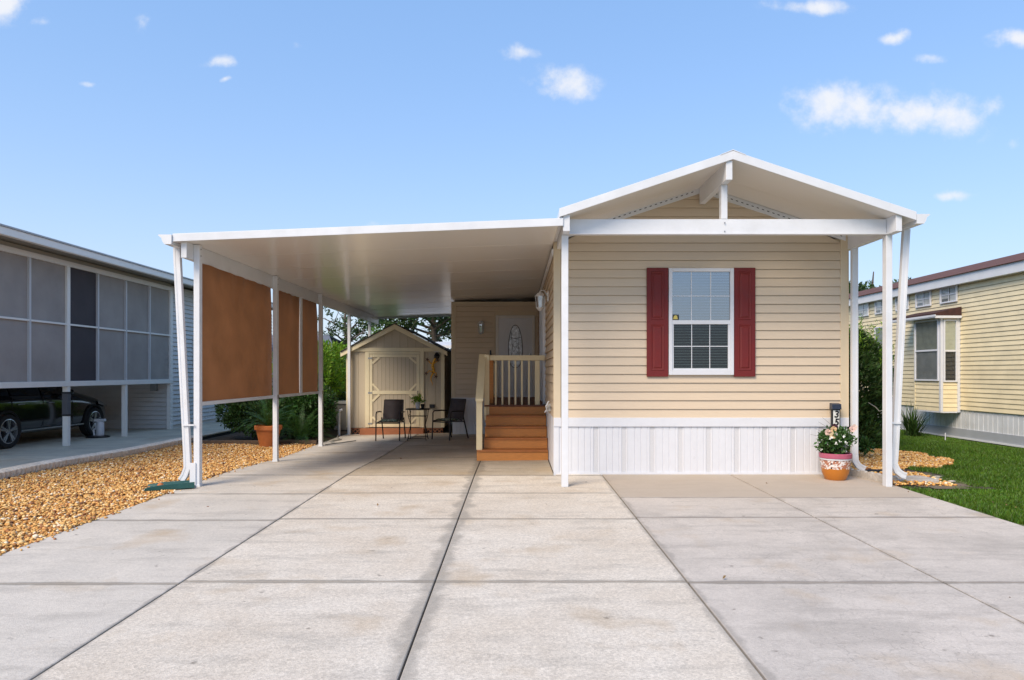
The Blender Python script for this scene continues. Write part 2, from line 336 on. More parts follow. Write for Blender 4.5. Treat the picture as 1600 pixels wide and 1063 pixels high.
class MB:
    def __init__(s): s.v = []; s.f = []; s.m = []; s.mi = 0
    def add(s, vs, fs):
        o = len(s.v); s.v += [tuple(p) for p in vs]
        for f in fs: s.f.append(tuple(i + o for i in f)); s.m.append(s.mi)
        return s
    def box(s, x0, x1, y0, y1, z0, z1):
        return s.add([(x0, y0, z0), (x1, y0, z0), (x1, y1, z0), (x0, y1, z0), (x0, y0, z1), (x1, y0, z1), (x1, y1, z1), (x0, y1, z1)],
                     [(0, 3, 2, 1), (4, 5, 6, 7), (0, 1, 5, 4), (1, 2, 6, 5), (2, 3, 7, 6), (3, 0, 4, 7)])
    def hexa(s, a, b):   # two quads (4 pts each), a = one end, b = other end
        return s.add(list(a) + list(b), [(0, 3, 2, 1), (4, 5, 6, 7), (0, 1, 5, 4), (1, 2, 6, 5), (2, 3, 7, 6), (3, 0, 4, 7)])
    def prism(s, poly, axis, a0, a1):   # poly of (p,q) extruded along axis
        def P(p, q, a):
            return {'x': (a, p, q), 'y': (p, a, q), 'z': (p, q, a)}[axis]
        n = len(poly)
        vs = [P(p, q, a0) for p, q in poly] + [P(p, q, a1) for p, q in poly]
        fs = [tuple(range(n)), tuple(range(2 * n - 1, n - 1, -1))] + [(i, i + n, (i + 1) % n + n, (i + 1) % n) for i in range(n)]
        return s.add(vs, fs)
    def bar(s, p0, p1, wd, ht, up=(0, 0, 1)):
        p0, p1 = Vector(p0), Vector(p1); d = (p1 - p0).normalized(); u = Vector(up)
        r = d.cross(u)
        if r.length < 1e-4: r = d.cross(Vector((1, 0, 0)))
        r.normalize(); u = r.cross(d).normalized()
        a = [(-wd / 2, -ht / 2), (wd / 2, -ht / 2), (wd / 2, ht / 2), (-wd / 2, ht / 2)]
        return s.hexa([p0 + r * x + u * y for x, y in a], [p1 + r * x + u * y for x, y in a])
    def tube(s, pts, r, n=8, caps=True):
        pts = [Vector(p) for p in pts]; k = len(pts)
        rs = r if isinstance(r, (list, tuple)) else [r] * k
        vs = []; prev = None
        for i, p in enumerate(pts):
            d = (pts[min(i + 1, k - 1)] - pts[max(i - 1, 0)]).normalized()
            if prev is None:
                a = d.cross(Vector((0, 0, 1)))
                if a.length < .05: a = d.cross(Vector((1, 0, 0)))
            else: a = prev - d * prev.dot(d)
            a.normalize(); prev = a; b = d.cross(a)
            for j in range(n):
                t = 2 * math.pi * j / n; vs.append(p + (a * math.cos(t) + b * math.sin(t)) * rs[i])
        fs = [(i * n + j, i * n + (j + 1) % n, (i + 1) * n + (j + 1) % n, (i + 1) * n + j) for i in range(k - 1) for j in range(n)]
        if caps: fs += [tuple(range(n))[::-1], tuple(range((k - 1) * n, k * n))]
        return s.add(vs, fs)
    def lathe(s, prof, c=(0, 0, 0), n=24, axis='z', caps=True):
        vs = []
        for r, h in prof:
            for j in range(n):
                t = 2 * math.pi * j / n; x, y = r * math.cos(t), r * math.sin(t)
                vs.append((c[0] + x, c[1] + y, c[2] + h) if axis == 'z' else (c[0] + h, c[1] + x, c[2] + y))
        k = len(prof)
        fs = [(i * n + j, i * n + (j + 1) % n, (i + 1) * n + (j + 1) % n, (i + 1) * n + j) for i in range(k - 1) for j in range(n)]
        if caps: fs += [tuple(range(n))[::-1], tuple(range((k - 1) * n, k * n))]
        return s.add(vs, fs)
    def build(s, name, m, parent=None, smooth=False, bevel=0, seg=2, stuff=False, keep=False):
        o = np.array(OFF.get(parent.name, (0, 0, 0)) if parent else (0, 0, 0), float)
        me = bpy.data.meshes.new(name)
        me.from_pydata([tuple(np.array(v) - o) for v in s.v], [], s.f)
        ms = m if isinstance(m, (list, tuple)) else [m]
        for q in ms: me.materials.append(q)
        if len(ms) > 1: me.polygons.foreach_set('material_index', s.m)
        bm = bmesh.new(); bm.from_mesh(me); bmesh.ops.recalc_face_normals(bm, faces=bm.faces); bm.to_mesh(me); bm.free()
        if smooth:
            me.polygons.foreach_set('use_smooth', [True] * len(me.polygons))
            if smooth != 'all': me.set_sharp_from_angle(angle=R(38))
        ob = bpy.data.objects.new(name, me); COL.objects.link(ob)
        if bevel:
            bv = ob.modifiers.new('bevel', 'BEVEL'); bv.width = bevel; bv.segments = seg; bv.limit_method = 'ANGLE'; bv.angle_limit = R(40)
        if parent: ob.parent = parent
        if parent: OFF[ob.name] = tuple(o)
        if stuff: ob['kind'] = 'stuff'
        return ob

def npmesh(name, V, F, m, parent=None, smooth=False, stuff=False):
    """V (n,3) F (k,3|4) numpy"""
    if parent is not None: V = V - np.array(OFF.get(parent.name, (0, 0, 0)))
    me = bpy.data.meshes.new(name); n = F.shape[1]
    me.vertices.add(len(V)); me.vertices.foreach_set('co', V.astype(np.float32).ravel())
    me.loops.add(F.size); me.loops.foreach_set('vertex_index', F.astype(np.int32).ravel())
    me.polygons.add(len(F)); me.polygons.foreach_set('loop_start', np.arange(0, F.size, n, dtype=np.int32))
    me.polygons.foreach_set('use_smooth', np.full(len(F), bool(smooth)))
    me.update(calc_edges=True); me.validate()
    me.materials.append(m)
    ob = bpy.data.objects.new(name, me); COL.objects.link(ob)
    if parent is not None: ob.parent = parent; OFF[ob.name] = OFF.get(parent.name, (0, 0, 0))
    if stuff: ob['kind'] = 'stuff'
    return ob

def tag(o, label, cat, group=None):
    o['label'] = label; o['category'] = cat
    if group: o['group'] = group
    return o
def thing(name, label, cat, loc=(0, 0, 0), group=None):
    o = bpy.data.objects.new(name, None); COL.objects.link(o); o.location = loc; OFF[o.name] = tuple(loc); o.empty_display_size = .1
    return tag(o, label, cat, group)
def struct(name, mb, m, **k):
    o = mb.build(name, m, **k); o['kind'] = 'structure'; return o
def copy_tree(o, parent=None):
    c = o.copy(); COL.objects.link(c)
    if parent: c.parent = parent
    OFF[c.name] = OFF.get(o.name, (0, 0, 0))
    for ch in list(o.children): copy_tree(ch, c)
    return c

# ---------- foliage
def leaves(name, pts, size, m, parent=None, aspect=2.2, up=0.0, out=None, stuff=False, jitter=.4):
    """one folded 2-quad leaf per point; out = outward direction per point"""
    n = len(pts)
    d = rng.normal(size=(n, 3))
    if out is not None: d = d * .55 + out * 1.2
    d[:, 2] += up
    d /= np.linalg.norm(d, axis=1, keepdims=True) + 1e-9
    r = rng.normal(size=(n, 3)); s = np.cross(d, r); s /= np.linalg.norm(s, axis=1, keepdims=True) + 1e-9
    nn = np.cross(s, d)
    L = size * (1 + jitter * rng.uniform(-1, 1, n))[:, None]; W = L / aspect
    a = pts; b = pts + d * L * .5 + s * W * .5 + nn * W * .15; c = pts + d * L; e = pts + d * L * .5 - s * W * .5 + nn * W * .15
    V = np.stack([a, b, c, e], 1).reshape(-1, 3)
    F = np.arange(4 * n).reshape(n, 4)
    return npmesh(name, V, F, m, parent, stuff=stuff)
def blob_pts(cs, rs, n, shell=.55, gap=0.0):
    """points in a union of ellipsoid clumps, denser near the surface; returns pts, outward dirs"""
    k = rng.integers(0, len(cs), n); d = rng.normal(size=(n, 3)); d /= np.linalg.norm(d, axis=1, keepdims=True)
    rad = shell + (1 - shell) * rng.uniform(0, 1, n) ** .6
    return cs[k] + d * rs[k] * rad[:, None], d
def clumps(center, size, n, r):
    d = rng.normal(size=(n, 3)); d /= np.linalg.norm(d, axis=1, keepdims=True)
    c = np.array(center) + d * np.array(size) * rng.uniform(.35, 1, n)[:, None]
    rr = np.array(r) * rng.uniform(.6, 1.3, (n, 1)) * np.ones((1, 3)); return c, rr

ICO = None
def pebbles(name, pts, sz, m, parent=None, flat=.6):
    global ICO
    if ICO is None:
        bm = bmesh.new(); bmesh.ops.create_icosphere(bm, subdivisions=1, radius=1)
        ICO = (np.array([v.co[:] for v in bm.verts]), np.array([[v.index for v in f.verts] for f in bm.faces])); bm.free()
    v0, f0 = ICO; n = len(pts); k = len(v0)
    sc = sz * rng.uniform(.55, 1.25, (n, 1)) * np.stack([rng.uniform(.8, 1.45, n), rng.uniform(.7, 1.1, n), rng.uniform(.45, .85, n) * flat / .6], 1)
    q = rng.normal(size=(n, 3)) * np.array([.35, .35, 3]); cz, szn = np.cos(q[:, 2]), np.sin(q[:, 2]); cx, sx = np.cos(q[:, 0]), np.sin(q[:, 0])
    Rz = np.zeros((n, 3, 3)); Rz[:, 0, 0] = cz; Rz[:, 0, 1] = -szn; Rz[:, 1, 0] = szn; Rz[:, 1, 1] = cz; Rz[:, 2, 2] = 1
    Rx = np.zeros((n, 3, 3)); Rx[:, 0, 0] = 1; Rx[:, 1, 1] = cx; Rx[:, 1, 2] = -sx; Rx[:, 2, 1] = sx; Rx[:, 2, 2] = cx
    v = v0[None] * (1 + rng.uniform(-.16, .16, (n, k, 1))) * sc[:, None, :]
    v = np.einsum('nij,nkj->nki', Rz @ Rx, v) + pts[:, None, :]
    F = (f0[None] + (np.arange(n) * k)[:, None, None]).reshape(-1, 3)
    return npmesh(name, v.reshape(-1, 3), F, m, parent, smooth=True, stuff=True)

gzv = np.vectorize(ground_z)

# ================================================================== THE GROUND
# far ground sheet
mb = MB(); g = [-400, -60, -14, -7, -4.28, -2.4, .5, 5, 10, 16, 60, 400]; h = [-30, 0, 4, 8, 10.2, 11, 12, 13.3, 18, 24, 40, 120, 700]
for i in range(len(g)):
    for j in range(len(h)): mb.v.append((g[i], h[j], ground_z(g[i], min(h[j], 60)) - .16))
H_ = len(h)
for i in range(len(g) - 1):
    for j in range(H_ - 1): mb.f.append((i * H_ + j, (i + 1) * H_ + j, (i + 1) * H_ + j + 1, i * H_ + j + 1)); mb.m.append(0)
gnd = struct('ground', mb, EARTH)

def sheet(name, poly_fn, x0, x1, y0, y1, dz, m, nx=8, ny=24):
    mb = MB()
    xs = np.linspace(x0, x1, nx + 1); ys = np.linspace(y0, y1, ny + 1)
    for x in xs:
        for y in ys: mb.v.append((x, y, ground_z(x, y) + dz))
    for i in range(nx):
        for j in range(ny):
            cx, cy = (xs[i] + xs[i + 1]) / 2, (ys[j] + ys[j + 1]) / 2
            if poly_fn is None or poly_fn(cx, cy): mb.f.append((i * (ny + 1) + j, (i + 1) * (ny + 1) + j, (i + 1) * (ny + 1) + j + 1, i * (ny + 1) + j + 1)); mb.m.append(0)
    o = mb.build(name, m, smooth='all'); o['kind'] = 'structure'; return o

sheet('lawn', lambda x, y: not (y > 10.3 and x < 4.75), 3, 30, .5, 40, -.02, GRASSY, 27, 60)
sheet('back_yard', lambda x, y: y > 22, -30, 30, 14, 60, -.035, GRASSY, 20, 23)
sheet('gravel_bed', None, -7.3, -4.15, 0.5, 15.2, -.035, mat('gravel_bed_base', (.25, .14, .06), .95, .3, 30, bump=.5), 6, 30)
sheet('shrub_bed', None, -7.2, -4.3, 15.2, 22, -.03, SOIL, 4, 10)

# the drive: every slab is a piece
drive = MB()
for (x0, x1, y0, y1) in ((-4.25, .9, .4, 21.8), (.9, 5.0, .4, 10.3)):
    xs = np.linspace(x0 + .01, x1 - .01, 6); ys = np.linspace(y0, y1, 30); o = len(drive.v)
    for x in xs:
        for y in ys: drive.v.append((x, y, ground_z(x, y) - .022))
    for i in range(5):
        for j in range(29): drive.f.append((o + i * 30 + j, o + (i + 1) * 30 + j, o + (i + 1) * 30 + j + 1, o + i * 30 + j + 1)); drive.m.append(0)
drv = struct('driveway', drive, mat('joint_dirt', (.11, .095, .075), .95))
def slab(x0, x1, y0, y1, m, parent, thick=.09, gap=.0065, z=0.0, gapx=.007):
    x0 += gapx; x1 -= gapx; y0 += gap; y1 -= gap
    nx = max(1, int((x1 - x0) / .6)); ny = max(1, int((y1 - y0) / .5)); mb = MB()
    bx = .006
    xs = [x0, x0 + bx] + list(np.linspace(x0, x1, nx + 1)[1:-1]) + [x1 - bx, x1]
    ys = [y0, y0 + bx] + list(np.linspace(y0, y1, ny + 1)[1:-1]) + [y1 - bx, y1]
    for x in xs:
        for y in ys:
            e = (x in (x0, x1)) or (y in (y0, y1))
            mb.v.append((x, y, ground_z(x, y) + z - (.0035 if e else 0)))
    H = len(ys)
    for i in range(len(xs) - 1):
        for j in range(H - 1): mb.f.append((i * H + j, (i + 1) * H + j, (i + 1) * H + j + 1, i * H + j + 1)); mb.m.append(0)
    # sides
    ring = [(x, ys[0]) for x in xs] + [(xs[-1], y) for y in ys[1:]] + [(x, ys[-1]) for x in xs[-2::-1]] + [(xs[0], y) for y in ys[-2:0:-1]]
    top = [(x, y, ground_z(x, y) + z - .0035) for x, y in ring]; bot = [(x, y, ground_z(x, y) + z - thick) for x, y in ring]
    n = len(ring); mb.add(top + bot, [(i, (i + 1) % n, (i + 1) % n + n, i + n) for i in range(n)])
    return mb.build('concrete_slab', m, parent)
colsX = [(-4.28, -2.42, CON_G, [.5, 3.0, 5.06, 7.14, 8.61, 10.1, 12.0, 13.6, 15.6, 17.4, 19.4, 21.6]),
         (-2.42, -.583, CON_B, [.5, 3.0, 5.11, 7.18, 8.66, 10.07, 12.4, 14.6, 16.6, 17.7]),
         (-.583, 1.25, CON_B, [.5, 3.0, 5.11, 7.24, 8.68, 10.07, ]),
         (1.25, 3.10, CON_R, [.5, 3.0, 5.09, 7.28, 8.38, 10.3]),
         (3.10, 4.98, CON_R, [.5, 3.0, 5.09, 7.28, 8.38, 10.3])]
for x0, x1, m, ys in colsX:
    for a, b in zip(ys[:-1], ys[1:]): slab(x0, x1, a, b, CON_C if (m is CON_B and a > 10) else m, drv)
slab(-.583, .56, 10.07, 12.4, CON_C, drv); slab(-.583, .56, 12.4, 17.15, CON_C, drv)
slab(1.25 - .67, 1.25, 10.085, 10.3, CON_B, drv)
# neighbour's slab
nd = MB().box(-14.4, -7.3, .5, 30, -.14, -.03); ndo = struct('neighbour_driveway', nd, mat('joint_dirt2', (.05, .045, .04), .95))
for i, (a, b) in enumerate(zip(range(1, 29, 3), range(4, 32, 3))):
    mbn = MB()
    for (x0, x1) in ((-14.3, -10.8), (-10.8, -7.29)):
        MB().box(x0 + .006, x1 - .006, a + .006, b - .006, -.028, .0).build('concrete_slab', CON_N, ndo)

# rope-edge border between gravel and neighbour's slab
edg = thing('garden_edging', 'long rope-edged concrete border along the left side of the orange gravel', 'edging', (-7.15, 10, 0))
y = 6.2
proto = None
while y < 15.6:
    if proto is None:
        mb = MB()
        n = 10; pr = []
        # body with fluted rope side
        for k in range(n + 1):
            yy_ = y + .30 * k / n; tw = .018 * math.sin(k / n * math.pi * 2 * 3)
            pr.append([(-7.24, yy_, -.04), (-7.24, yy_, .06), (-7.21, yy_, .085), (-7.10 + tw * .3, yy_ + .01, .09 + tw * .5), (-7.045 + tw, yy_ + .015, .06), (-7.05 + tw, yy_ + .02, .0), (-7.06, yy_, -.04)])
        vs = [p for r_ in pr for p in r_]; m_ = 7
        fs = [(i * m_ + j, i * m_ + (j + 1) % m_, (i + 1) * m_ + (j + 1) % m_, (i + 1) * m_ + j) for i in range(n) for j in range(m_)] + [tuple(range(m_)), tuple(range(n * m_, (n + 1) * m_))]
        mb.add(vs, fs); proto = mb.build('edging_block', mat('pale_edging', (.78, .68, .55), .9, .2, 30, bump=.6, bscale=50, dirt=.35, dirtcol=(.2, .15, .1)), edg, smooth=True); y0_ = y
    else:
        c = proto.copy(); COL.objects.link(c); c.location.y += y - y0_; c.location.z += ground_z(-7.1, y) - ground_z(-7.1, y0_)
    y += .306

# gravel
def bed_points(n, x0, x1, y0, y1, dens=None, dz=0.0):
    x = rng.uniform(x0, x1, n); yv = rng.uniform(y0, y1, n)
    z = gzv(x, yv) + dz + rng.uniform(-.018, .022, n) + .012 * np.sin(x * 5.1 + 1) * np.sin(yv * 4.3)
    return np.stack([x, yv, z], 1)
P1 = bed_points(56000, -7.05, -4.27, 4.8, 15.15, dz=-.005)
k = rng.uniform(0, 1, len(P1)) < np.where(P1[:, 1] > 10, .85, 1)
P1 = P1[k & ((P1[:, 0] > -4.9 * P1[:, 1] / 5.9 - .4))]
gr = pebbles('gravel', P1, .0178, PEBBLE)
# few stray pebbles on the concrete edge
P2 = bed_points(160, -4.30, -4.02, 5.2, 14.5, dz=.022); P2[:, 0] = -4.28 + np.abs(rng.normal(size=len(P2))) * .05
P2[:, 2] = gzv(P2[:, 0], P2[:, 1]) + .008
pebbles('stray_gravel', P2, .015, PEBBLE)

# right bed of stones
def in_bed(x, y): return ((x - 5.9) / 1.35) ** 2 + ((y - 12.2) / 1.5) ** 2 < 1 + .15 * np.sin(x * 9) * np.cos(y * 7)
P3 = bed_points(26000, 4.75, 7.5, 10.25, 13.9, dz=.02); P3 = P3[in_bed(P3[:, 0], P3[:, 1]) | ((P3[:, 0] < 5.7) & (P3[:, 1] > 10.4) & (P3[:, 1] < 12.5))]
pebbles('bed_gravel', P3, .019, MULCHP)
P4 = bed_points(900, 4.95, 5.75, 9.15, 10.2, dz=.018); pebbles('splash_gravel', P4, .022, MULCHP)
sheet('bed_soil', lambda x, y: in_bed(x, y) or (4.8 < x < 6.2 and 9.0 < y < 10.9), 4.75, 7.6, 9.0, 14, -.006, SOIL, 16, 26)

# grass
def grass(n, x0, x1, y0, y1, hgt, fn):
    x = rng.uniform(x0, x1, n); yv = y0 + (y1 - y0) * rng.uniform(0, 1, n) ** 1.25
    k = fn(x, yv); x, yv = x[k], yv[k]; n = len(x)
    z = gzv(x, yv) - .02
    a = rng.uniform(0, 2 * np.pi, n); hh = hgt * rng.uniform(.45, 1.25, n) * (1 + .3 * np.sin(x * 1.7 + yv * .9)); wd = .0036 * (1 + yv / 9) * rng.uniform(.7, 1.4, n)
    ln = hh * rng.uniform(.1, .8, n); b = rng.uniform(0, 2 * np.pi, n)
    p0 = np.stack([x - np.cos(a) * wd, yv - np.sin(a) * wd, z], 1); p1 = np.stack([x + np.cos(a) * wd, yv + np.sin(a) * wd, z], 1)
    p2 = np.stack([x + np.cos(b) * ln, yv + np.sin(b) * ln, z + hh], 1)
    return npmesh('grass', np.stack([p0, p1, p2], 1).reshape(-1, 3), np.arange(3 * n).reshape(n, 3), GRASS, stuff=True)
def lawn_ok(x, y):
    edge = 5.03 + .03 * np.sin(y * 11) + .02 * np.sin(y * 29)
    bare = (x < 5.95 + .3 * np.sin(y * 5 + 1) + .1 * np.sin(y * 17)) & (y > 9.0 + .1 * np.sin(x * 9)) & (y < 10.9) & (rng.uniform(0, 1, len(x)) < .93)
    return (x > edge) & ~in_bed(x, y) & ~bare & (x < 9.85 - .12 * np.abs(np.sin(y * 3))) & ~((x < 6.0) & (y > 10.3) & (y < 12.6))
grass(420000, 4.98, 9.95, 4.2, 22, .050, lawn_ok)

# a few dry leaves and crumbs lying on the slabs and at the lawn edge
n_ = 90; lx = np.concatenate([rng.uniform(-4.2, 4.9, 14), rng.uniform(4.8, 5.6, 45)]); ly = np.concatenate([rng.uniform(4.5, 15, 14), rng.uniform(5, 11, 45)])
kk = ~((ly > 10) & (lx > -.6)); lx, ly = lx[kk], ly[kk]
leaves('leaf_litter', np.stack([lx, ly, gzv(lx, ly) + .006], 1), .035, mat('dry_leaf', (.20, .11, .05), .8, island=.4), aspect=1.8, stuff=True)
# ================================================================== SIDING HELPER
def courses(parent, m, O, U, Nn, u0, u1, z0, z1, pitch, holes=(), clip=None, proud=.019, name='siding_board', joined=False):
    """horizontal lap boards; O origin (x,y), U along, Nn outward (2D)"""
    gapz = (.006 if O[1] == YW else .011) if pitch > .12 else .009
    nC = max(1, round((z1 - z0) / pitch)); acc = MB() if joined else None
    for c in range(nC):
        a, b = z0 + c * pitch, min(z1, z0 + (c + 1) * pitch)
        if b - a < .01: continue
        segs = [(u0, u1)]
        for (hu0, hu1, hz0, hz1) in holes:
            ov = min(b, hz1) - max(a, hz0)
            if ov > .5 * (b - a):
                ns_ = []
                for s0, s1 in segs:
                    if hu1 <= s0 or hu0 >= s1: ns_.append((s0, s1)); continue
                    if hu0 > s0: ns_.append((s0, hu0))
                    if hu1 < s1: ns_.append((hu1, s1))
                segs = ns_
        for s0, s1 in segs:
            la, lb, ra, rb = s0, s0, s1, s1
            if clip:
                ca, cb = clip(a), clip(b - .001)
                la, ra = max(s0, ca[0]), min(s1, ca[1]); lb, rb = max(s0, cb[0]), min(s1, cb[1])
                if ra - la < .02: continue
                if rb < lb: mid = (lb + rb) / 2; lb = mid - .001; rb = mid + .001
            def P(u, n, z): return (O[0] + U[0] * u + Nn[0] * n, O[1] + U[1] * u + Nn[1] * n, z)
            # section: back, bottom lip, face leaning in to the top
            sec = [(-.006, a), (proud, a), (proud, a + .006), (.001, b - gapz), (-.006, b - gapz)]
            vs = []
            for n_, z in sec:
                f = (z - a) / (b - a); vs.append(P(la + (lb - la) * f, n_, z))
            for n_, z in sec:
                f = (z - a) / (b - a); vs.append(P(ra + (rb - ra) * f, n_, z))
            fs = [(0, 1, 2, 3, 4), (9, 8, 7, 6, 5)] + [(i, i + 5, (i + 1) % 5 + 5, (i + 1) % 5) for i in range(5)]
            if joined: acc.add(vs, fs)
            else: MB().add(vs, fs).build(name, m, parent)
    if joined: return acc.build(name, m, parent, stuff=True)

# ================================================================== THE MOBILE HOME
YW = 10.185; XL, XR = .574, 4.80; YB = 17.2
home = thing('mobile_home', 'tan vinyl-sided mobile home with white gabled front porch roof and red shutters', 'house', (2.69, 13, 0))
# structural wall core (behind boards)
core = MB()
core.box(XL + .02, XR - .02, YW + .012, 25.8, .0, 3.45)
core.box(-1.53, XL + .03, YB + .012, 25.8, -.06, 3.2)
core.prism([(XL + .05, 3.4), (XR - .05, 3.4), (2.69, 4.08)], 'y', YW + .012, 25.8)
win = (2.213, 3.148, 1.435, 2.972)
core.build('wall', TANTRIM, home)
# hollow look for the window comes from a dark box set proud of the core inside the frame
apex = lambda z: (2.69 - (4.065 - z) / .335, 2.69 + (4.065 - z) / .335)
courses(home, TAN, (0, YW), (1, 0), (0, -1), XL + .09, XR - .10, .815, 4.05, .1265, holes=[(win[0], win[1], win[2], win[3])], clip=apex)
# side wall (faces -X), entry wall (faces -Y)
courses(home, TAN, (XL, 0), (0, 1), (-1, 0), YW + .10, YB, .815, 3.22, .1265, holes=[(13.15, 15.05, .0, 2.9)])
courses(home, TAN, (0, YB), (1, 0), (0, -1), -1.47, XL - .02, .815, 3.2, .1265, holes=[(-.50, .50, .0, 2.92)])
# corner trims
MB().box(XL - .02, XL + .085, YW - .022, YW + .09, .70, 3.45).build('corner_trim', TANTRIM, home, bevel=.006)
MB().box(XR - .10, XR + .02, YW - .022, YW + .05, .70, 3.45).build('corner_trim', TANTRIM, home, bevel=.006)
MB().box(-1.56, -1.46, YB - .022, YB + .05, .70, 3.2).build('corner_trim', TANTRIM, home, bevel=.006)
# skirting
def skirt(u0, u1, z0, z1, O, U, Nn, pw=.407, start=0.0):
    def P(u, n, z): return (O[0] + U[0] * u + Nn[0] * n, O[1] + U[1] * u + Nn[1] * n, z)
    u = u0 + start
    edges = [u0] + ([u] if start > .05 else [])
    while u < u1: 
        u += pw; edges.append(min(u, u1))
    for a, b in zip(edges[:-1], edges[1:]):
        if b - a < .03: continue
        prof = [(a, .004)]; marks = []
        wv = b - a
        for gx in (.095, .185, .275):
            if gx < wv - .02: prof += [(a + gx, .004), (a + gx + .004, -.003), (a + gx + .012, -.003), (a + gx + .016, .004)]
        i_band = None
        if wv > .39: prof += [(a + .315, .004), (a + .322, -.004), (a + .388, -.004), (a + .395, .004)]; i_band = len(prof) - 3
        prof += [(b - .002, .004)]
        m = MB(); n = len(prof)
        vs = [P(p, q, z0) for p, q in prof] + [P(p, q, z1) for p, q in prof]
        m.v = vs
        for i in range(n - 1):
            m.f.append((i, i + 1, i + 1 + n, i + n)); m.m.append(1 if i == i_band else 0)
        m.build('skirting_panel', [VINYL, SKIRTG], home)
core2 = MB().box(XL + .01, XR - .01, YW + .002 - .0, YW + .011, -.02, .80); core2.build('skirting_backing', VINYL, home)
skirt(XL, XR, .025, .70, (0, YW - .008), (1, 0), (0, -1), start=.24)
skirt(YW, YB, .0, .815, (XL - .006, 0), (0, 1), (-1, 0))
skirt(-1.53, XL, -.03, .83, (0, YB - .008), (1, 0), (0, -1))
MB().box(XL - .02, XR + .015, YW - .034, YW - .008, .688, .818).build('skirting_cap', VINYL, home, bevel=.005)
MB().box(XL - .02, XR + .015, YW - .026, YW - .0085, -.02, .03).build('skirting_track', VINYL, home, bevel=.003)
MB().box(XL - .02, XL + .06, YW - .0225, YW + .08, .03, .69).build('skirting_corner', VINYL, home, bevel=.003)
MB().box(-1.55, XL, YB - .03, YB - .008, .80, .86).build('skirting_cap', VINYL, home, bevel=.004)

# front window
def sash_window(parent, x0, x1, z0, z1, y, mids, name='window'):
    """faces -Y; built as frame with panes, muntins, blinds"""
    f = MB(); t = .05
    for a in ((x0, x0 + t, z0, z1), (x1 - t, x1, z0, z1), (x0 + t, x1 - t, z1 - t, z1), (x0 + t, x1 - t, z0, z0 + t + .02)):
        f.box(a[0], a[1], y - .045, y + .01, a[2], a[3])
    fr = f.build(name, VINYL, parent, bevel=.004)
    zm = mids
    MB().box(x0 + t, x1 - t, y - .038, y + .0, zm - .03, zm + .028).build('meeting_rail', VINYL, fr, bevel=.003)
    # lower sash sits inset with its own thin frame
    lo = MB()
    for a in ((x0 + t, x0 + t + .022, z0 + t + .02, zm - .03), (x1 - t - .03, x1 - t, z0 + t + .02, zm - .03), (x0 + t + .022, x1 - t - .03, z0 + t + .02, z0 + t + .045)):
        lo.box(a[0], a[1], y - .028, y + .0, a[2], a[3])
    lo.build('lower_sash', VINYL, fr, bevel=.002)
    up = MB().box(x0 + t, x1 - t, y - .012, y - .009, zm + .028, z1 - t); up.build('pane', GLASS, fr)
    lw = MB().box(x0 + t + .022, x1 - t - .03, y - .012, y - .009, z0 + t + .045, zm - .03); lw.build('pane', GLASSD, fr)
    # dark room behind with blinds
    MB().box(x0 + .03, x1 - .03, y + .0135, y + .016, z0 + .03, z1 - .03).build('room_dark', DARKIN, fr)
    b = MB(); nsl = 35; zz0, zz1 = z0 + .09, z1 - .06
    for i in range(nsl):
        z = zz0 + (zz1 - zz0) * (i + .5) / nsl
        b.add([(x0 + .06, y - .006, z - .010), (x1 - .06, y - .006, z - .010), (x1 - .06, y + .008, z + .007), (x0 + .06, y + .008, z + .007)], [(0, 1, 2, 3)])
    b.build('blind', BLIND, fr, stuff=True)
    for (za, zb) in ((zm + .028, z1 - t), (z0 + t + .045, zm - .03)):
        xa, xb = (x0 + t, x1 - t) if za > zm else (x0 + t + .022, x1 - t - .03)
        for k in (1, 2):
            xx = xa + (xb - xa) * k / 3; MB().box(xx - .005, xx + .005, y - .020, y - .013, za, zb).build('muntin', VINYL, fr)
        zc = (za + zb) / 2; MB().box(xa, xb, y - .0195, y - .0125, zc - .0055, zc + .0055).build('muntin', VINYL, fr)
    return fr
wf = sash_window(home, *win, YW - .012, 2.195, 'window')
# sticker in the lower left corner of the upper pane
MB().box(2.263, 2.362, YW - .0345, YW - .0335, 2.228, 2.305).build('sticker', BLACK, wf)
MB().add([(2.278, YW - .0352, 2.238), (2.345, YW - .0352, 2.238), (2.335, YW - .0352, 2.285), (2.312, YW - .0352, 2.296), (2.288, YW - .0352, 2.285)], [(0, 1, 2, 3, 4)]).build('sticker_shield', YELLOWM, wf)
def shutter(parent, x0, x1, z0, z1, y, m=RED):
    b = MB().box(x0, x1, y - .028, y - .004, z0, z1); s = b.build('shutter', m, parent, bevel=.004)
    zm = (z0 + z1) / 2
    for a, c in ((z0 + .09, zm - .035), (zm + .035, z1 - .055)):
        u0, u1 = x0 + .06, x1 - .06; t = .028
        f = MB()   # sunk moulding ring around a raised field
        f.add([(u0, y - .0285, a), (u1, y - .0285, a), (u1, y - .0285, c), (u0, y - .0285, c),
               (u0 + .008, y - .036, a + .008), (u1 - .008, y - .036, a + .008), (u1 - .008, y - .036, c - .008), (u0 + .008, y - .036, c - .008),
               (u0 + t, y - .029, a + t), (u1 - t, y - .029, a + t), (u1 - t, y - .029, c - t), (u0 + t, y - .029, c - t),
               (u0 + t + .02, y - .040, a + t + .02), (u1 - t - .02, y - .040, a + t + .02), (u1 - t - .02, y - .040, c - t - .02), (u0 + t + .02, y - .040, c - t - .02)],
              [(0, 1, 5, 4), (1, 2, 6, 5), (2, 3, 7, 6), (3, 0, 4, 7), (4, 5, 9, 8), (5, 6, 10, 9), (6, 7, 11, 10), (7, 4, 8, 11), (8, 9, 13, 12), (9, 10, 14, 13), (10, 11, 15, 14), (11, 8, 12, 15), (12, 13, 14, 15)])
        f.build('raised_panel', m, s)
    return s
shutter(home, 1.897, 2.207, 1.41, 2.98, YW - .016)
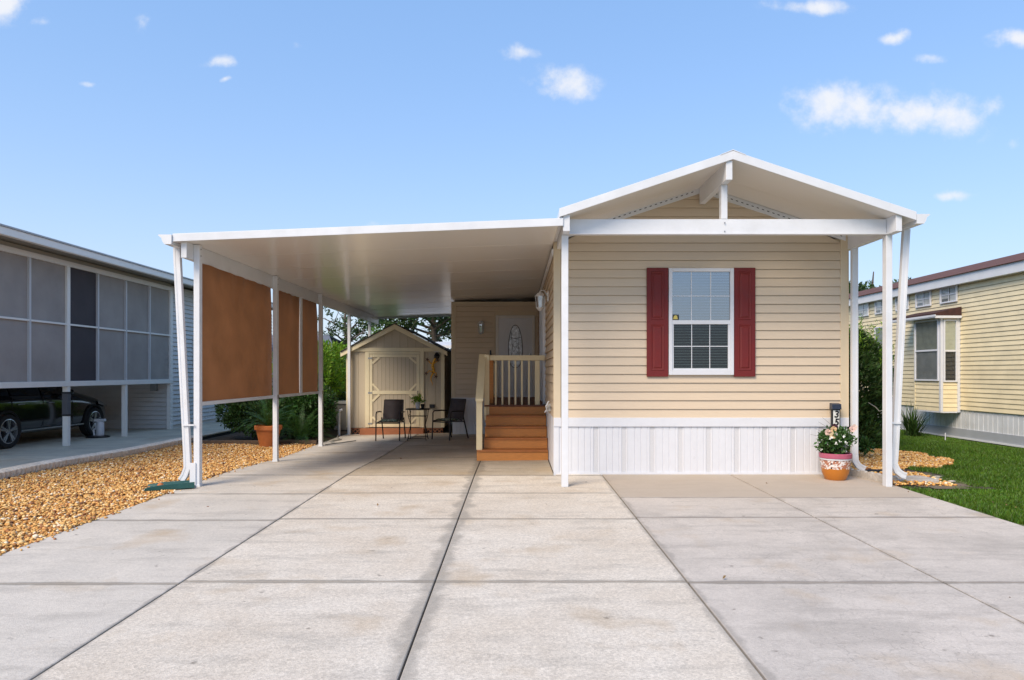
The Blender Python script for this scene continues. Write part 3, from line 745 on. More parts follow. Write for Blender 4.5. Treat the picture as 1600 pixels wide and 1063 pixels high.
shutter(home, 3.154, 3.462, 1.41, 2.98, YW - .016)

# gable trim with vent slots, porch roof
RX, RS = 2.735, .333
def roofz(x, top=4.247): return top - RS * abs(x - RX)
for sgn in (-1, 1):
    xe = 2.69 + sgn * 2.08
    def tz(x, o): return 4.065 - .335 * abs(x - 2.69) + o
    a = [(2.69, YW - .03, tz(2.69, 0)), (2.69, YW - .03, tz(2.69, .10)), (2.69, YW + .05, tz(2.69, .10)), (2.69, YW + .05, tz(2.69, 0))]
    b = [(xe, YW - .03, tz(xe, 0)), (xe, YW - .03, tz(xe, .10)), (xe, YW + .05, tz(xe, .10)), (xe, YW + .05, tz(xe, 0))]
    rk = MB().hexa(a, b).build('rake_trim', WHITE, home, bevel=.003)
    sl = MB()
    for i in range(26):
        x = 2.69 + sgn * (.12 + i * .075)
        if i % 1 == 0: sl.hexa([(x, YW - .032, tz(x, .045)), (x, YW - .032, tz(x, .056)), (x, YW - .0295, tz(x, .056)), (x, YW - .0295, tz(x, .045))],
                [(x + sgn * .03, YW - .032, tz(x + sgn * .03, .045)), (x + sgn * .03, YW - .032, tz(x + sgn * .03, .056)), (x + sgn * .03, YW - .0295, tz(x + sgn * .03, .056)), (x + sgn * .03, YW - .0295, tz(x + sgn * .03, .045))])
    sl.build('vent_slots', BLACK, rk, stuff=True)
    # insulated roof panels of the porch: each slope in two runs
    XE = .555 if sgn < 0 else 5.04
    for (ya, yb) in ((8.85, 9.62), (9.623, 10.34)):
        q = lambda y_: [(RX, y_, 4.247), (XE, y_, roofz(XE)), (XE, y_, roofz(XE) - .095), (RX, y_, 4.247 - .095)]
        MB().hexa(q(ya), q(yb)).build('roof_panel', PANEL, home)
    q = lambda y_: [(RX, y_, 4.255), (XE, y_, roofz(XE) + .008), (XE, y_, roofz(XE) - .10), (RX, y_, 4.255 - .108)]
    MB().hexa(q(8.835), q(8.8495)).build('fascia', WHITE, home, bevel=.003)
    # main roof behind
    q = lambda y_: [(2.69, y_, 4.24), (2.69 + sgn * 2.4, y_, 4.24 - .335 * 2.4), (2.69 + sgn * 2.4, y_, 4.16 - .335 * 2.4), (2.69, y_, 4.16)]
    MB().hexa(q(10.345), q(25.95)).build('roof', DARKROOF, home)
MB().prism([(RX - .16, roofz(RX - .16) + .012), (RX, 4.268), (RX + .16, roofz(RX + .16) + .012), (RX + .16, roofz(RX + .16) + .004), (RX, 4.259), (RX - .16, roofz(RX - .16) + .004)], 'y', 8.83, 10.34).build('ridge_cap', WHITE, home)
MB().box(2.655, 2.735, 8.86, YW - .035, 3.895, 4.135).build('ridge_beam', WHITE, home, bevel=.004)
kp = MB().box(2.665, 2.745, 9.10, 9.20, 3.455, 3.893).build('king_post', WHITE, home, bevel=.004)
cb = MB().box(.69, 4.797, 9.10, 9.18, 3.255, 3.452).build('cross_beam', WHITE, home, bevel=.004)
MB().box(.69, 4.797, 9.090, 9.0995, 3.255, 3.275).build('beam_lip', WHITE, cb)
sc = MB()
for zz in (3.40, 3.29):
    sc.lathe([(.009, 0), (.009, .006)], (0, 0, 0), 8)
    for i in range(len(sc.v) - 16, len(sc.v)):
        x, y_, z = sc.v[i]; sc.v[i] = (2.705 + x, 9.088 - z, zz + y_)
sc.build('screws', mat('screw_grey', (.25, .25, .26), .4, metal=.8), cb)
for (xa, xb) in ((.605, .69), (4.80, 4.875)):
    MB().box(xa, xb, 8.87, YW - .0, 3.25, 3.462).build('side_beam', WHITE, home, bevel=.004)
MB().box(.60, .688, 9.10, 9.19, ground_z(.6, 9.1), 3.248).build('porch_post', WHITE, home, bevel=.005)
MB().box(4.797, 4.878, 9.10, 9.20, ground_z(4.8, 9.1), 3.248).build('porch_post', WHITE, home, bevel=.005)
fj = MB().box(.545, .60, 8.86, 10.2, 3.36, 3.42); fj.build('flashing', WHITE, home)
# right gutter
def gutter(parent, x_in, sgn, ztop, y0, y1, name='gutter'):
    p = [(x_in, ztop), (x_in, ztop - .12), (x_in + sgn * .09, ztop - .12), (x_in + sgn * .115, ztop - .085), (x_in + sgn * .125, ztop - .045), (x_in + sgn * .165, ztop - .012), (x_in + sgn * .165, ztop), (x_in + sgn * .155, ztop), (x_in + sgn * .155, ztop - .008), (x_in + sgn * .115, ztop - .04), (x_in + sgn * .10, ztop - .085), (x_in + sgn * .085, ztop - .108), (x_in + sgn * .012, ztop - .108), (x_in + sgn * .012, ztop)]
    m = MB(); n = len(p)
    m.add([(a, y0, b) for a, b in p] + [(a, y1, b) for a, b in p], [(i, (i + 1) % n, (i + 1) % n + n, i + n) for i in range(n)])
    for yy_ in (y0, y1): m.add([(a, yy_, b) for a, b in p[:7]], [tuple(range(7))])
    return m.build(name, WHITE, parent)
gut = gutter(home, 5.045, 1, 3.46, 8.84, 24)
def downspout(parent, pts, wd=.085, dp=.06, name='downspout'):
    m = MB()
    P = [Vector(p) for p in pts]; ring = []
    for i, p in enumerate(P):
        d = (P[min(i + 1, len(P) - 1)] - P[max(0, i - 1)]).normalized()
        yv = Vector((0, 1, 0)); r = yv.cross(d).normalized()
        prof = []
        for k in range(12):   # corrugated box section
            a = [(-1, -1), (-.4, -1), (-.3, -.86), (.3, -.86), (.4, -1), (1, -1), (1, 1), (.4, 1), (.3, .86), (-.3, .86), (-.4, 1), (-1, 1)][k]
            prof.append(p + r * a[0] * wd / 2 + yv * a[1] * dp / 2)
        ring += prof
    n = 12
    m.add(ring, [(i * n + j, i * n + (j + 1) % n, (i + 1) * n + (j + 1) % n, (i + 1) * n + j) for i in range(len(P) - 1) for j in range(n)] + [tuple(range(n))])
    ob = m.build(name, WHITE, parent)
    sm = ob.modifiers.new('solid', 'SOLIDIFY'); sm.thickness = .003
    return ob
ds = downspout(home, [(5.12, 9.22, 3.345), (5.11, 9.22, 3.2), (4.965, 9.22, .42), (4.955, 9.22, .27), (5.0, 9.22, .18), (5.06, 9.22, .135), (5.11, 9.22, .12)])
MB().box(4.86, 5.03, 9.17, 9.18, .80, .825).build('strap', WHITE, ds)
ds2 = downspout(home, [(4.875, 10.12, 3.30), (4.875, 10.12, .32), (4.885, 10.12, .2), (4.93, 10.12, .13), (5.02, 10.12, .085)])
# side soffit of main roof seen at the right
MB().box(4.80, 5.08, 10.35, 25.9, 3.33, 3.36).build('soffit', WHITE, home)

# entry door
door = MB().box(-.405, .415, YB - .022, YB - .002, .88, 2.80).build('front_door', mat('door_grey_white', (.62, .63, .66), .45, .03, 5), home, bevel=.003)
dm = bpy.data.materials['door_grey_white']
cs = MB()
for a in ((-.475, -.405, .88, 2.87), (.415, .48, .88, 2.87), (-.405, .415, 2.80, 2.87)): cs.box(a[0], a[1], YB - .04, YB - .002, a[2], a[3])
cs.build('door_casing', mat('casing_taupe', (.66, .63, .58), .5), home, bevel=.004)
ar = MB()   # embossed arch
pts = [(-.27, 1.75)] + [(-.27, 2.45)] + [(-.27 + .27 * (1 - math.cos(t)), 2.45 + .16 * math.sin(t)) for t in np.linspace(.2, math.pi - .2, 9)] + [(.27, 2.45), (.27, 1.75)]
for a, b in zip(pts[:-1], pts[1:]): ar.bar((a[0] + .005, YB - .024, a[1]), (b[0] + .005, YB - .024, b[1]), .012, .022, up=(0, 1, 0))
for a in ((-.27, -.06), (.06, .27)):
    for z0_, z1_ in ((1.0, 1.6),):
        for q in (((a[0], z0_), (a[1], z0_)), ((a[1], z0_), (a[1], z1_)), ((a[1], z1_), (a[0], z1_)), ((a[0], z1_), (a[0], z0_))):
            ar.bar((q[0][0] + .005, YB - .024, q[0][1]), (q[1][0] + .005, YB - .024, q[1][1]), .012, .02, up=(0, 1, 0))
ar.build('door_moulding', dm, door)
# oval glass with lead lines
def oval(cx, cz, rx, rz, y, n=32, p=2.6):
    o = []
    for k in range(n):
        t = 2 * math.pi * k / n; c_, s_ = math.cos(t), math.sin(t)
        o.append((cx + rx * math.copysign(abs(c_) ** (2 / p), c_) * (1 - .28 * max(0, s_)), y, cz + rz * math.copysign(abs(s_) ** (2 / p), s_)))
    return o
og = MB(); og.add(oval(.005, 2.11, .165, .51, YB - .026), [tuple(range(32))])
GFROST = mat('leaded_glass', (.62, .66, .72), .12, .55, 16, spec=.8, bump=.6, bscale=35)
od = og.build('oval_glass', GFROST, door)
lr = MB(); o_ = oval(.005, 2.11, .17, .52, YB - .028); lr.tube([*o_, o_[0]], .009, 6, caps=False)
lr.tube([(-.12, YB - .03, 2.33), (.0, YB - .03, 2.30), (.13, YB - .03, 2.33)], .007, 6)
lr.tube([(-.10, YB - .03, 1.8), (-.07, YB - .03, 2.1), (-.1, YB - .03, 2.5)], .005, 6)
lr.tube([(.11, YB - .03, 1.8), (.08, YB - .03, 2.1), (.1, YB - .03, 2.5)], .005, 6)
lr.tube([(-.13, YB - .03, 1.85), (.0, YB - .03, 2.05), (.14, YB - .03, 1.85)], .005, 6)
lr.tube([(-.06, YB - .03, 2.15), (.0, YB - .03, 2.24), (.07, YB - .03, 2.15), (.0, YB - .03, 2.06), (-.06, YB - .03, 2.15)], .005, 6)
lr.build('glass_leading', mat('lead', (.05, .05, .055), .5), od)
MB().lathe([(.02, 0), (.03, .02), (.03, .05), (.018, .06)], (.365, YB - .03, 1.88), 12).build('door_knob', CHROME, door)
MB().box(-.475, .48, YB - .16, YB - .0225, .862, .879).build('door_sill', CHROME, home)
MB().box(-.62, -.58, YB - .04, YB - .018, 1.9, 2.02).build('doorbell', BLACK, home, bevel=.005)
# side door with casing, and its red shutter
sdm = MB()
for a in ((13.15, 13.25, .88, 2.88), (14.95, 15.05, .88, 2.88), (13.25, 14.95, 2.78, 2.88)): sdm.box(XL - .06, XL - .0, a[0], a[1], a[2], a[3])
sdo = sdm.build('side_window', VINYL, home, bevel=.004)
MB().box(XL - .03, XL - .02, 13.25, 14.95, .90, 2.78).build('pane', glass('green_glass', (.5, .6, .56), .3), sdo)
MB().box(XL - .045, XL - .012, 14.07, 14.13, .9, 2.78).build('stile', VINYL, sdo)
MB().box(XL - .012, XL - .006, 13.26, 14.94, .9, 2.77).build('room_dark', DARKIN, sdo)
MB().box(XL - .05, XL - .018, 15.25, 15.65, 1.3, 2.85).build('shutter', RED, home, bevel=.004)
# ledger trim where the carport ceiling meets the wall
MB().box(XL - .045, XL - .02, YW, YB, 3.17, 3.26).build('wall_ledger', WHITE, home)
MB().box(-1.5, XL, YB - .035, YB - .018, 3.12, 3.20).build('wall_ledger', TANTRIM, home)

def lantern(parent, base, out_dir, label=None):
    """coach light; base = wall point, out_dir 2D"""
    b = Vector(base); o = Vector((out_dir[0], out_dir[1], 0)); s = Vector((-o.y, o.x, 0))
    LW = mat('lantern_white', (.60, .60, .60), .4)
    m = MB(); 
    m.hexa([b + s * .05 - Vector((0, 0, .09)), b - s * .05 - Vector((0, 0, .09)), b - s * .05 + Vector((0, 0, .09)), b + s * .05 + Vector((0, 0, .09))],
           [b + o * .025 + s * .04 - Vector((0, 0, .08)), b + o * .025 - s * .04 - Vector((0, 0, .08)), b + o * .025 - s * .04 + Vector((0, 0, .08)), b + o * .025 + s * .04 + Vector((0, 0, .08))])
    m.tube([b + o * .02 + Vector((0, 0, .02)), b + o * .07 + Vector((0, 0, .10)), b + o * .13 + Vector((0, 0, .10)), b + o * .14 + Vector((0, 0, .06))], .010, 8)
    root = m.build('wall_lantern', LW, parent, smooth=True)
    c = b + o * .14
    m = MB(); m.lathe([(.006, .10), (.014, .09), (.02, .07), (.05, .055), (.085, .01), (.088, .0), (.07, 0)], c, 8); m.build('lamp_cap', LW, root)
    m = MB(); m.lathe([(.075, 0), (.06, -.19)], c, 6, caps=False); gl = m.build('lamp_glass', glass('lamp_glass_%d' % len(OFF), (.8, .85, .85), .25), root)
    m = MB()
    for k in range(6):
        t = 2 * math.pi * k / 6
        m.bar(c + Vector((math.cos(t) * .076, math.sin(t) * .076, 0)), c + Vector((math.cos(t) * .062, math.sin(t) * .062, -.19)), .009, .009)
    m.lathe([(.02, -.24), (.04, -.22), (.066, -.195), (.066, -.185), (.06, -.185)], c, 8)
    m.build('lamp_cage', LW, root)
    m = MB(); m.lathe([(.012, -.18), (.014, -.08), (.005, -.06)], c, 8); m.build('bulb', VINYL, root)
    return root
lantern(home, (-.83, YB - .018, 2.64), (0, -1))
lantern(home, (XL - .018, 11.75, 2.74), (-1, 0))
# outlet box and hose bib low on the side wall by the steps
ob_ = MB().box(XL - .07, XL - .012, 11.1, 11.22, .86, .98).build('outlet_box', mat('outlet_grey', (.45, .44, .42), .5), home, bevel=.006)
cv = MB(); cv.tube([(XL - .05, 11.0, 1.02), (XL - .09, 11.05, .94), (XL - .07, 11.1, .87), (XL - .1, 11.2, .84), (XL - .05, 11.3, .9)], .012, 8); cv.build('hose_bib', VINYL, ob_)

# ================================================================== CARPORT
car = thing('carport', 'white aluminium carport roof on posts with brown shade cloths along its left side', 'carport', (-1.9, 14, 0))
CL, CR = -4.31, .545
def cz(x): return 3.125 + (x - CL) * .0405     # underside of ceiling
y = 8.87
k = 0
while y < 21.2:
    y1 = min(y + 1.235, 21.2)
    zf = (lambda x: cz(x))
    xr = CR if y1 < 17.3 else CR
    a = [(CL, y, cz(CL)), (CL, y, cz(CL) + .08), (CL, y1 - .001, cz(CL) + .08), (CL, y1 - .001, cz(CL))]
    b = [(xr, y, cz(xr)), (xr, y, cz(xr) + .08), (xr, y1 - .001, cz(xr) + .08), (xr, y1 - .001, cz(xr))]
    p_ = MB().hexa(a, b).build('roof_panel', PANEL, car)
    # interlock rib hanging a few mm at each joint
    a = [(CL + .02, y1 - .018, cz(CL) - .002), (CL + .02, y1 - .018, cz(CL) - .0005), (CL + .02, y1 + .006, cz(CL) - .0005), (CL + .02, y1 + .006, cz(CL) - .002)]
    b = [(xr - .02, y1 - .018, cz(xr) - .002), (xr - .02, y1 - .018, cz(xr) - .0005), (xr - .02, y1 + .006, cz(xr) - .0005), (xr - .02, y1 + .006, cz(xr) - .002)]
    MB().hexa(a, b).build('panel_rib', PANEL, p_)
    y = y1
def strip(x0, x1, y0, y1, lo, hi, name):
    return MB().hexa([(x0, y0, cz(x0) + lo), (x0, y0, cz(x0) + hi), (x0, y1, cz(x0) + hi), (x0, y1, cz(x0) + lo)],
                     [(x1, y0, cz(x1) + lo), (x1, y0, cz(x1) + hi), (x1, y1, cz(x1) + hi), (x1, y1, cz(x1) + lo)]).build(name, WHITE, car, bevel=.003)
strip(CL, CR + .06, 8.852, 8.868, -.008, .09, 'fascia')
strip(CL, CR, 21.203, 21.22, -.05, .09, 'fascia')
MB().tube([(.45, 10.0, 3.40), (.45, 10.0, 3.56)], .015, 8).build('roof_vent_pipe', BLACK, car)
gutter(car, CL - .003, -1, 3.20, 8.83, 21.2)
bm0, bm1 = Vector((-4.205, 8.93, 0)), Vector((-4.14, 21.15, 0))
def bx(y): return -4.205 + (y - 8.93) * (.065 / 12.22)
MB().hexa([(-4.24, 8.93, 2.925), (-4.24, 8.93, cz(-4.24) - .002), (-4.168, 8.93, cz(-4.168) - .002), (-4.168, 8.93, 2.925)],
          [(bx(21.15) - .035, 21.15, 2.925), (bx(21.15) - .035, 21.15, cz(-4.17) - .002), (bx(21.15) + .037, 21.15, cz(-4.1) - .002), (bx(21.15) + .037, 21.15, 2.925)]).build('eave_beam', WHITE, car, bevel=.004)
posts = [9.12, 12.05, 14.8, 17.6, 20.0]
SCR = mat('screw_grey2', (.12, .12, .12), .4, metal=.8)
for i, py in enumerate(posts):
    x = bx(py) + .036
    z0_ = ground_z(x, py)
    po = MB().box(x + .0015, x + .078, py, py + .085, z0_, cz(x) - .004)
    if i > 2: po = MB().box(x - .07, x + .0, py, py + .085, z0_, 2.924)
    p_ = po.build('post', WHITE, car, bevel=.004)
    if i < 3:
        s = MB()
        for zz in (3.07, 2.985): s.lathe([(.008, 0), (.008, .004)], (x + .078, py + .042, zz), 8, axis='x')
        s.build('screws', SCR, p_)
        MB().box(x - .006, x + .084, py - .006, py + .091, z0_, z0_ + .025).build('post_base', WHITE, p_)
# shade cloths with slack folds at the top
def cloth(y0, y1, z0, z1, seed, folds=True):
    m = MB(); nu, nv = 60, 30
    for i in range(nu + 1):
        for j in range(nv + 1):
            u, v = i / nu, j / nv; y = y0 + (y1 - y0) * u; z = z0 + (z1 - z0) * v
            a = v ** 6
            d = .05 * a * mnoise.noise(Vector((u * 9 * (y1 - y0) / 2.8, v * 1.4, seed))) + .008 * mnoise.noise(Vector((u * 2.5, v * 2.5, seed + 5)))
            z += -.02 * a * (1 if v > .97 else 0) * abs(mnoise.noise(Vector((u * 7, 0, seed))))
            m.v.append((bx(y) + .020 + d, y, z))
    for i in range(nu):
        for j in range(nv): m.f.append((i * (nv + 1) + j, (i + 1) * (nv + 1) + j, (i + 1) * (nv + 1) + j + 1, i * (nv + 1) + j + 1)); m.m.append(0)
    return m.build('shade_cloth', BROWN, car, smooth='all')
RAILZ = 1.03
for (a, b, s) in ((9.21, 12.045, 1), (12.14, 13.56, 2), (13.66, 14.795, 3)):
    cloth(a, b, RAILZ + .045, 2.925, s)
    x = bx(a)
    MB().hexa([(bx(a) + .0, a, RAILZ), (bx(a) + .05, a, RAILZ), (bx(a) + .05, a, RAILZ + .05), (bx(a), a, RAILZ + .05)],
              [(bx(b) + .0, b, RAILZ), (bx(b) + .05, b, RAILZ), (bx(b) + .05, b, RAILZ + .05), (bx(b), b, RAILZ + .05)]).build('bottom_rail', WHITE, car, bevel=.003)
MB().box(bx(13.6) + .0, bx(13.6) + .055, 13.565, 13.655, RAILZ + .0, 2.924).build('mullion', WHITE, car, bevel=.003)
for py in (12.05, 14.8):
    MB().box(bx(py) + .115, bx(py) + .118, py + .005, py + .08, RAILZ - .01, RAILZ + .06).build('rail_bracket', mat('bracket_grey', (.35, .34, .33), .4, metal=.6), car)
ds3 = downspout(car, [(-4.385, 9.14, 3.085), (-4.38, 9.14, 2.9), (-4.255, 9.14, .40), (-4.25, 9.14, .24), (-4.285, 9.14, .14), (-4.33, 9.14, .07)], .085, .06)
MB().box(-4.30, -4.15, 9.09, 9.10, .78, .80).build('strap', WHITE, ds3)
MB().box(-4.21, -4.135, 9.105, 9.118, .0, .3).build('post_flashing', WHITE, car)

# green splash block at the foot of the downspout
sb = thing('splash_block', 'green plastic splash block tray under the left downspout', 'splash block', (-4.45, 9.0, 0))
m = MB(); gz_ = ground_z(-4.4, 9)
ax = Vector((-.93, -.36, 0)).normalized(); sd_ = Vector((-ax.y, ax.x, 0)); o0 = Vector((-4.12, 9.06, gz_ + .012))
secs = []
for k, (t, wd, hh) in enumerate(((0, .11, .075), (.18, .12, .07), (.40, .15, .06), (.56, .17, .035))):
    c = o0 + ax * t
    secs.append([c + sd_ * wd, c + sd_ * wd + Vector((0, 0, hh)), c + sd_ * (wd - .02) + Vector((0, 0, hh)), c + sd_ * (wd - .035) + Vector((0, 0, .014)), c - sd_ * (wd - .035) + Vector((0, 0, .014)), c - sd_ * (wd - .02) + Vector((0, 0, hh)), c - sd_ * wd + Vector((0, 0, hh)), c - sd_ * wd])
n = 8
m.add([p for s in secs for p in s], [(i * n + j, i * n + (j + 1) % n, (i + 1) * n + (j + 1) % n, (i + 1) * n + j) for i in range(3) for j in range(n)] + [tuple(range(n)), tuple(range(24, 32))])
m.build('tray', GREENP, sb, bevel=.003)
st = MB(); st.lathe([(.0, 0), (.03, .01), (.04, .03), (.02, .055), (.0, .06)], (-4.50, 8.93, gz_ + .025), 8); tag(st.build('stone', TERRA), 'small orange stone lying in the green splash tray', 'stone')

# ================================================================== ENTRY STEPS
stp = thing('entry_steps', 'orange-brown wooden entry steps with cream railings up to the grey front door', 'steps', (0, 12.5, 0))
risX = [(-.645, .555), (-.53, .555), (-.53, .555), (-.525, .555), (-.52, .555)]
sy = [11.83, 12.10, 12.37, 12.64, 12.91]; sz = [.165, .343, .52, .698, .876]
zb = ground_z(-.1, 12) - .005
for i in range(5):
    x0, x1 = risX[i]; z0_ = zb if i == 0 else sz[i - 1] + .001
    MB().box(x0, x1, sy[i], sy[i] + .025, z0_, sz[i] - .029).build('riser', STEP, stp, bevel=.003)
    if i < 4:
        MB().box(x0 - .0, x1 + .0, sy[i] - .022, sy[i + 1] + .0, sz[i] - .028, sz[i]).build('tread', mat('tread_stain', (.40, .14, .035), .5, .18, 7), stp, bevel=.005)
for x0, x1 in ((-.525, -.49), (.52, .553)):
    m = MB()
    for i in range(4): m.box(x0, x1, sy[i] + .0255, 12.95, (zb if i == 0 else sz[i - 1] + .001), sz[i] - .03)
    m.build('stringer', STEP, stp)
# deck boards
yb = 12.886
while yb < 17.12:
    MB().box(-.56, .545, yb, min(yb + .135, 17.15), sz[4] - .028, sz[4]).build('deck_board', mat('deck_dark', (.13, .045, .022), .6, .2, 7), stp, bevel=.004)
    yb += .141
MB().box(-.55, .54, 12.94, 17.1, .55, sz[4] - .03).build('deck_frame', STEP, stp)
for px_, py_ in ((-.5, 15), (-.5, 16.9), (.45, 15)): MB().box(px_, px_ + .09, py_, py_ + .09, -.06, .55).build('deck_post', STEP, stp)
# rail along the front of the landing
RT = 1.755
def post(x0, x1, y0, y1, z0, z1, m=CREAM, nm='railing_post'): return MB().box(x0, x1, y0, y1, z0, z1).build(nm, m, stp, bevel=.006)
post(.365, .455, 13.0, 13.09, sz[4], RT - .062)
MB().box(-.50, .545, 12.985, 13.10, RT - .06, RT + .035).build('top_rail', CREAM, stp, bevel=.006)
for px_ in (774.6, 785, 795.5, 805.4, 815.5, 826.5):
    x = (px_ - 805) * 13.03 / 1100
    MB().box(x - .017, x + .017, 13.02, 13.054, sz[4], RT - .061).build('baluster', CREAM, stp, bevel=.003)
# left side rail of the landing, stained posts
post(-.565, -.475, 12.90, 12.984, .60, 1.80)
post(-.50, -.42, 13.55, 13.63, sz[4], 1.74, STEP)
for yy_ in np.arange(13.2, 17.0, .45):
    if abs(yy_ - 13.55) > .15: MB().box(-.535, -.50, yy_, yy_ + .035, sz[4] + .06, RT - .06).build('baluster', CREAM, stp)
MB().box(-.55, -.485, 13.1, 17.1, RT - .058, RT - .0).build('top_rail', CREAM, stp, bevel=.004)
MB().box(-.545, -.49, 13.1, 17.1, sz[4] + .03, sz[4] + .07).build('bottom_rail', CREAM, stp)
# sloping stair rail
post(-.655, -.555, 11.86, 11.95, sz[0] + .0, 1.03)
rl = MB().hexa([(-.665, 11.80, .985), (-.535, 11.80, .985), (-.535, 11.80, 1.03), (-.665, 11.80, 1.03)], [(-.665, 12.98, 1.765), (-.535, 12.98, 1.765), (-.535, 12.98, 1.81), (-.665, 12.98, 1.81)]).build('stair_rail', CREAM, stp, bevel=.005)
MB().hexa([(-.63, 11.955, .94), (-.59, 11.955, .94), (-.59, 11.955, 1.07), (-.63, 11.955, 1.07)], [(-.63, 12.90, 1.56), (-.59, 12.90, 1.56), (-.59, 12.90, 1.70), (-.63, 12.90, 1.70)]).build('stair_rail_web', CREAM, rl, bevel=.004)
MB().hexa([(-.625, 11.955, .36), (-.59, 11.955, .36), (-.59, 11.955, .44), (-.625, 11.955, .44)], [(-.625, 12.90, .96), (-.59, 12.90, .96), (-.59, 12.90, 1.04), (-.625, 12.90, 1.04)]).build('stair_bottom_rail', CREAM, stp, bevel=.004)
for k in range(5):
    yy_ = 12.1 + k * .165; zz = .40 + (yy_ - 11.955) * .635
    MB().box(-.625, -.592, yy_, yy_ + .033, zz + .04, zz + .60).build('baluster', CREAM, stp, bevel=.003)
MB().box(-.57, -.525, 12.86, 12.899, .70, .84).build('rail_block', CREAM, stp)

# ================================================================== SHED
YS = 17.75; sz0 = -.09
def SX(p): return (p - 805) * YS / 1100
def SZ(p): return CAM_H - (p - 583) * YS / 1100
shed = thing('shed', 'taupe garden shed with cream-trimmed door and gable roof behind the patio chairs', 'shed', (-3.0, 19, sz0))
x0, x1 = SX(541), SX(694)
MB().prism([(x0 + .02, sz0 + .17), (x1 - .02, sz0 + .17), (x1 - .02, 2.03), (SX(617.7), 2.60), (x0 + .02, 2.05)], 'y', YS + .03, 21.1).build('shed_body', SHEDW, shed)
def groove_panel(xa, xb, z0_, z1fn, y, pitch=.2, name='wall_panel'):
    m = MB(); xs = [xa]; x = xa + pitch * .5
    prof = [(xa, 0)]
    while x < xb - .02: prof += [(x, 0), (x + .003, .008), (x + .009, .008), (x + .012, 0)]; x += pitch
    prof.append((xb, 0)); n = len(prof)
    m.v = [(p, y + q, z0_) for p, q in prof] + [(p, y + q, z1fn(p)) for p, q in prof]
    for i in range(n - 1): m.f.append((i, i + 1, i + 1 + n, i + n)); m.m.append(0)
    return m.build(name, SHEDW, shed)
gz1 = lambda x: SZ(505.5) - .09 - .52 * abs(x - SX(617.7))
groove_panel(x0, SX(571), .08, lambda x: 2.02, YS + .02)
groove_panel(SX(662), x1, .08, lambda x: 2.02, YS + .02)
groove_panel(x0 + .05, x1 - .05, 2.08, lambda x: max(2.081, gz1(x)), YS + .02, name='gable_panel')
for (a, b, c, d) in ((541, 547, 549, 668), (689, 694.5, 551, 668)): MB().box(SX(a), SX(b), YS - .002, YS + .03, SZ(d), SZ(c)).build('corner_board', CREAM2, shed, bevel=.004)
MB().box(SX(541), SX(694.5), YS - .02, YS + .025, SZ(549.5), SZ(543.6)).build('header_board', CREAM2, shed, bevel=.004)
for (a, b, c, d) in ((571, 577.3, 550, 668), (656.5, 662.5, 545, 668), (577.4, 656.4, 550, 553.2)): MB().box(SX(a), SX(b), YS - .03, YS + .0185, SZ(d), SZ(c)).build('door_frame_board', CREAM2, shed, bevel=.004)
ax_, az_ = SX(617.7), SZ(505.5)
for s in (-1, 1):
    xe = ax_ + s * (1.36 if s < 0 else 1.32)
    f = lambda x, o: az_ - .52 * abs(x - ax_) + o
    MB().hexa([(ax_, YS - .10, f(ax_, -.02)), (ax_, YS - .10, f(ax_, -.155)), (ax_, YS - .07, f(ax_, -.155)), (ax_, YS - .07, f(ax_, -.03))],
              [(xe, YS - .10, f(xe, -.03)), (xe, YS - .10, f(xe, -.14)), (xe, YS - .07, f(xe, -.14)), (xe, YS - .07, f(xe, -.03))]).build('rake_board', CREAM2, shed, bevel=.003)
    MB().hexa([(ax_, YS - .13, f(ax_, 0)), (ax_, YS - .13, f(ax_, -.018)), (ax_, 21.3, f(ax_, -.018)), (ax_, 21.3, f(ax_, 0))],
              [(xe, YS - .13, f(xe, 0)), (xe, YS - .13, f(xe, -.018)), (xe, 21.3, f(xe, -.018)), (xe, 21.3, f(xe, 0))]).build('roof', DARKROOF, shed)
# door
dr = MB().box(SX(577.6), SX(656.2), YS - .012, YS + .015, SZ(667.5), SZ(553.6)).build('shed_door', SHEDW, shed)
yd = YS - .03
def brd(a, b, c, d, nm='door_board'): return MB().box(SX(a), SX(b), yd, YS - .0125, SZ(d), SZ(c)).build(nm, CREAM2, dr, bevel=.003)
brd(577.8, 582.3, 553.8, 667.3); brd(651, 656, 553.8, 667.3)
brd(582.4, 650.9, 553.8, 558.3); brd(582.4, 650.9, 610.8, 616.3); brd(582.4, 650.9, 662.5, 667.3)
for (a, b, c, d) in ((582.5, 568, 593, 558.5), (651, 568, 640, 558.5), (582.5, 600, 592.5, 611), (651, 600, 640.5, 611), (582.5, 627, 593, 616.5), (651, 627, 640.5, 616.5), (582.5, 651.5, 593, 662.3), (651, 651.5, 640.5, 662.3)):
    MB().bar((SX(a), YS - .022, SZ(b)), (SX(c), YS - .022, SZ(d)), .05, .016, up=(0, 1, 0)).build('corner_brace', CREAM2, dr)
gb = MB()
for xx in np.arange(SX(584), SX(650), .1): gb.box(xx, xx + .006, YS - .0135, YS - .0121, SZ(662), SZ(558.4))
gb.build('door_grooves', mat('groove_dark', (.22, .18, .13), .8), dr, stuff=True)
for zz in (SZ(560), SZ(614), SZ(662)): MB().box(SX(575.5), SX(582), yd - .006, yd - .0005, zz - .02, zz + .02).build('hinge', mat('galvanised', (.35, .35, .34), .4, metal=.7), dr)
MB().tube([(SX(653.5), yd - .01, SZ(617)), (SX(653.5), yd - .05, SZ(617)), (SX(653.5), yd - .05, SZ(611)), (SX(653.5), yd - .01, SZ(611))], .008, 6).build('handle', BLACK, dr)
MB().box(SX(565), SX(663.5), YS - .22, YS + .0, sz0, SZ(669)).build('sill_step', mat('rust_step', (.34, .12, .05), .6, .15, 6), shed, bevel=.006)
LT = mat('lattice_brown', (.27, .11, .055), .7, .1, 9)
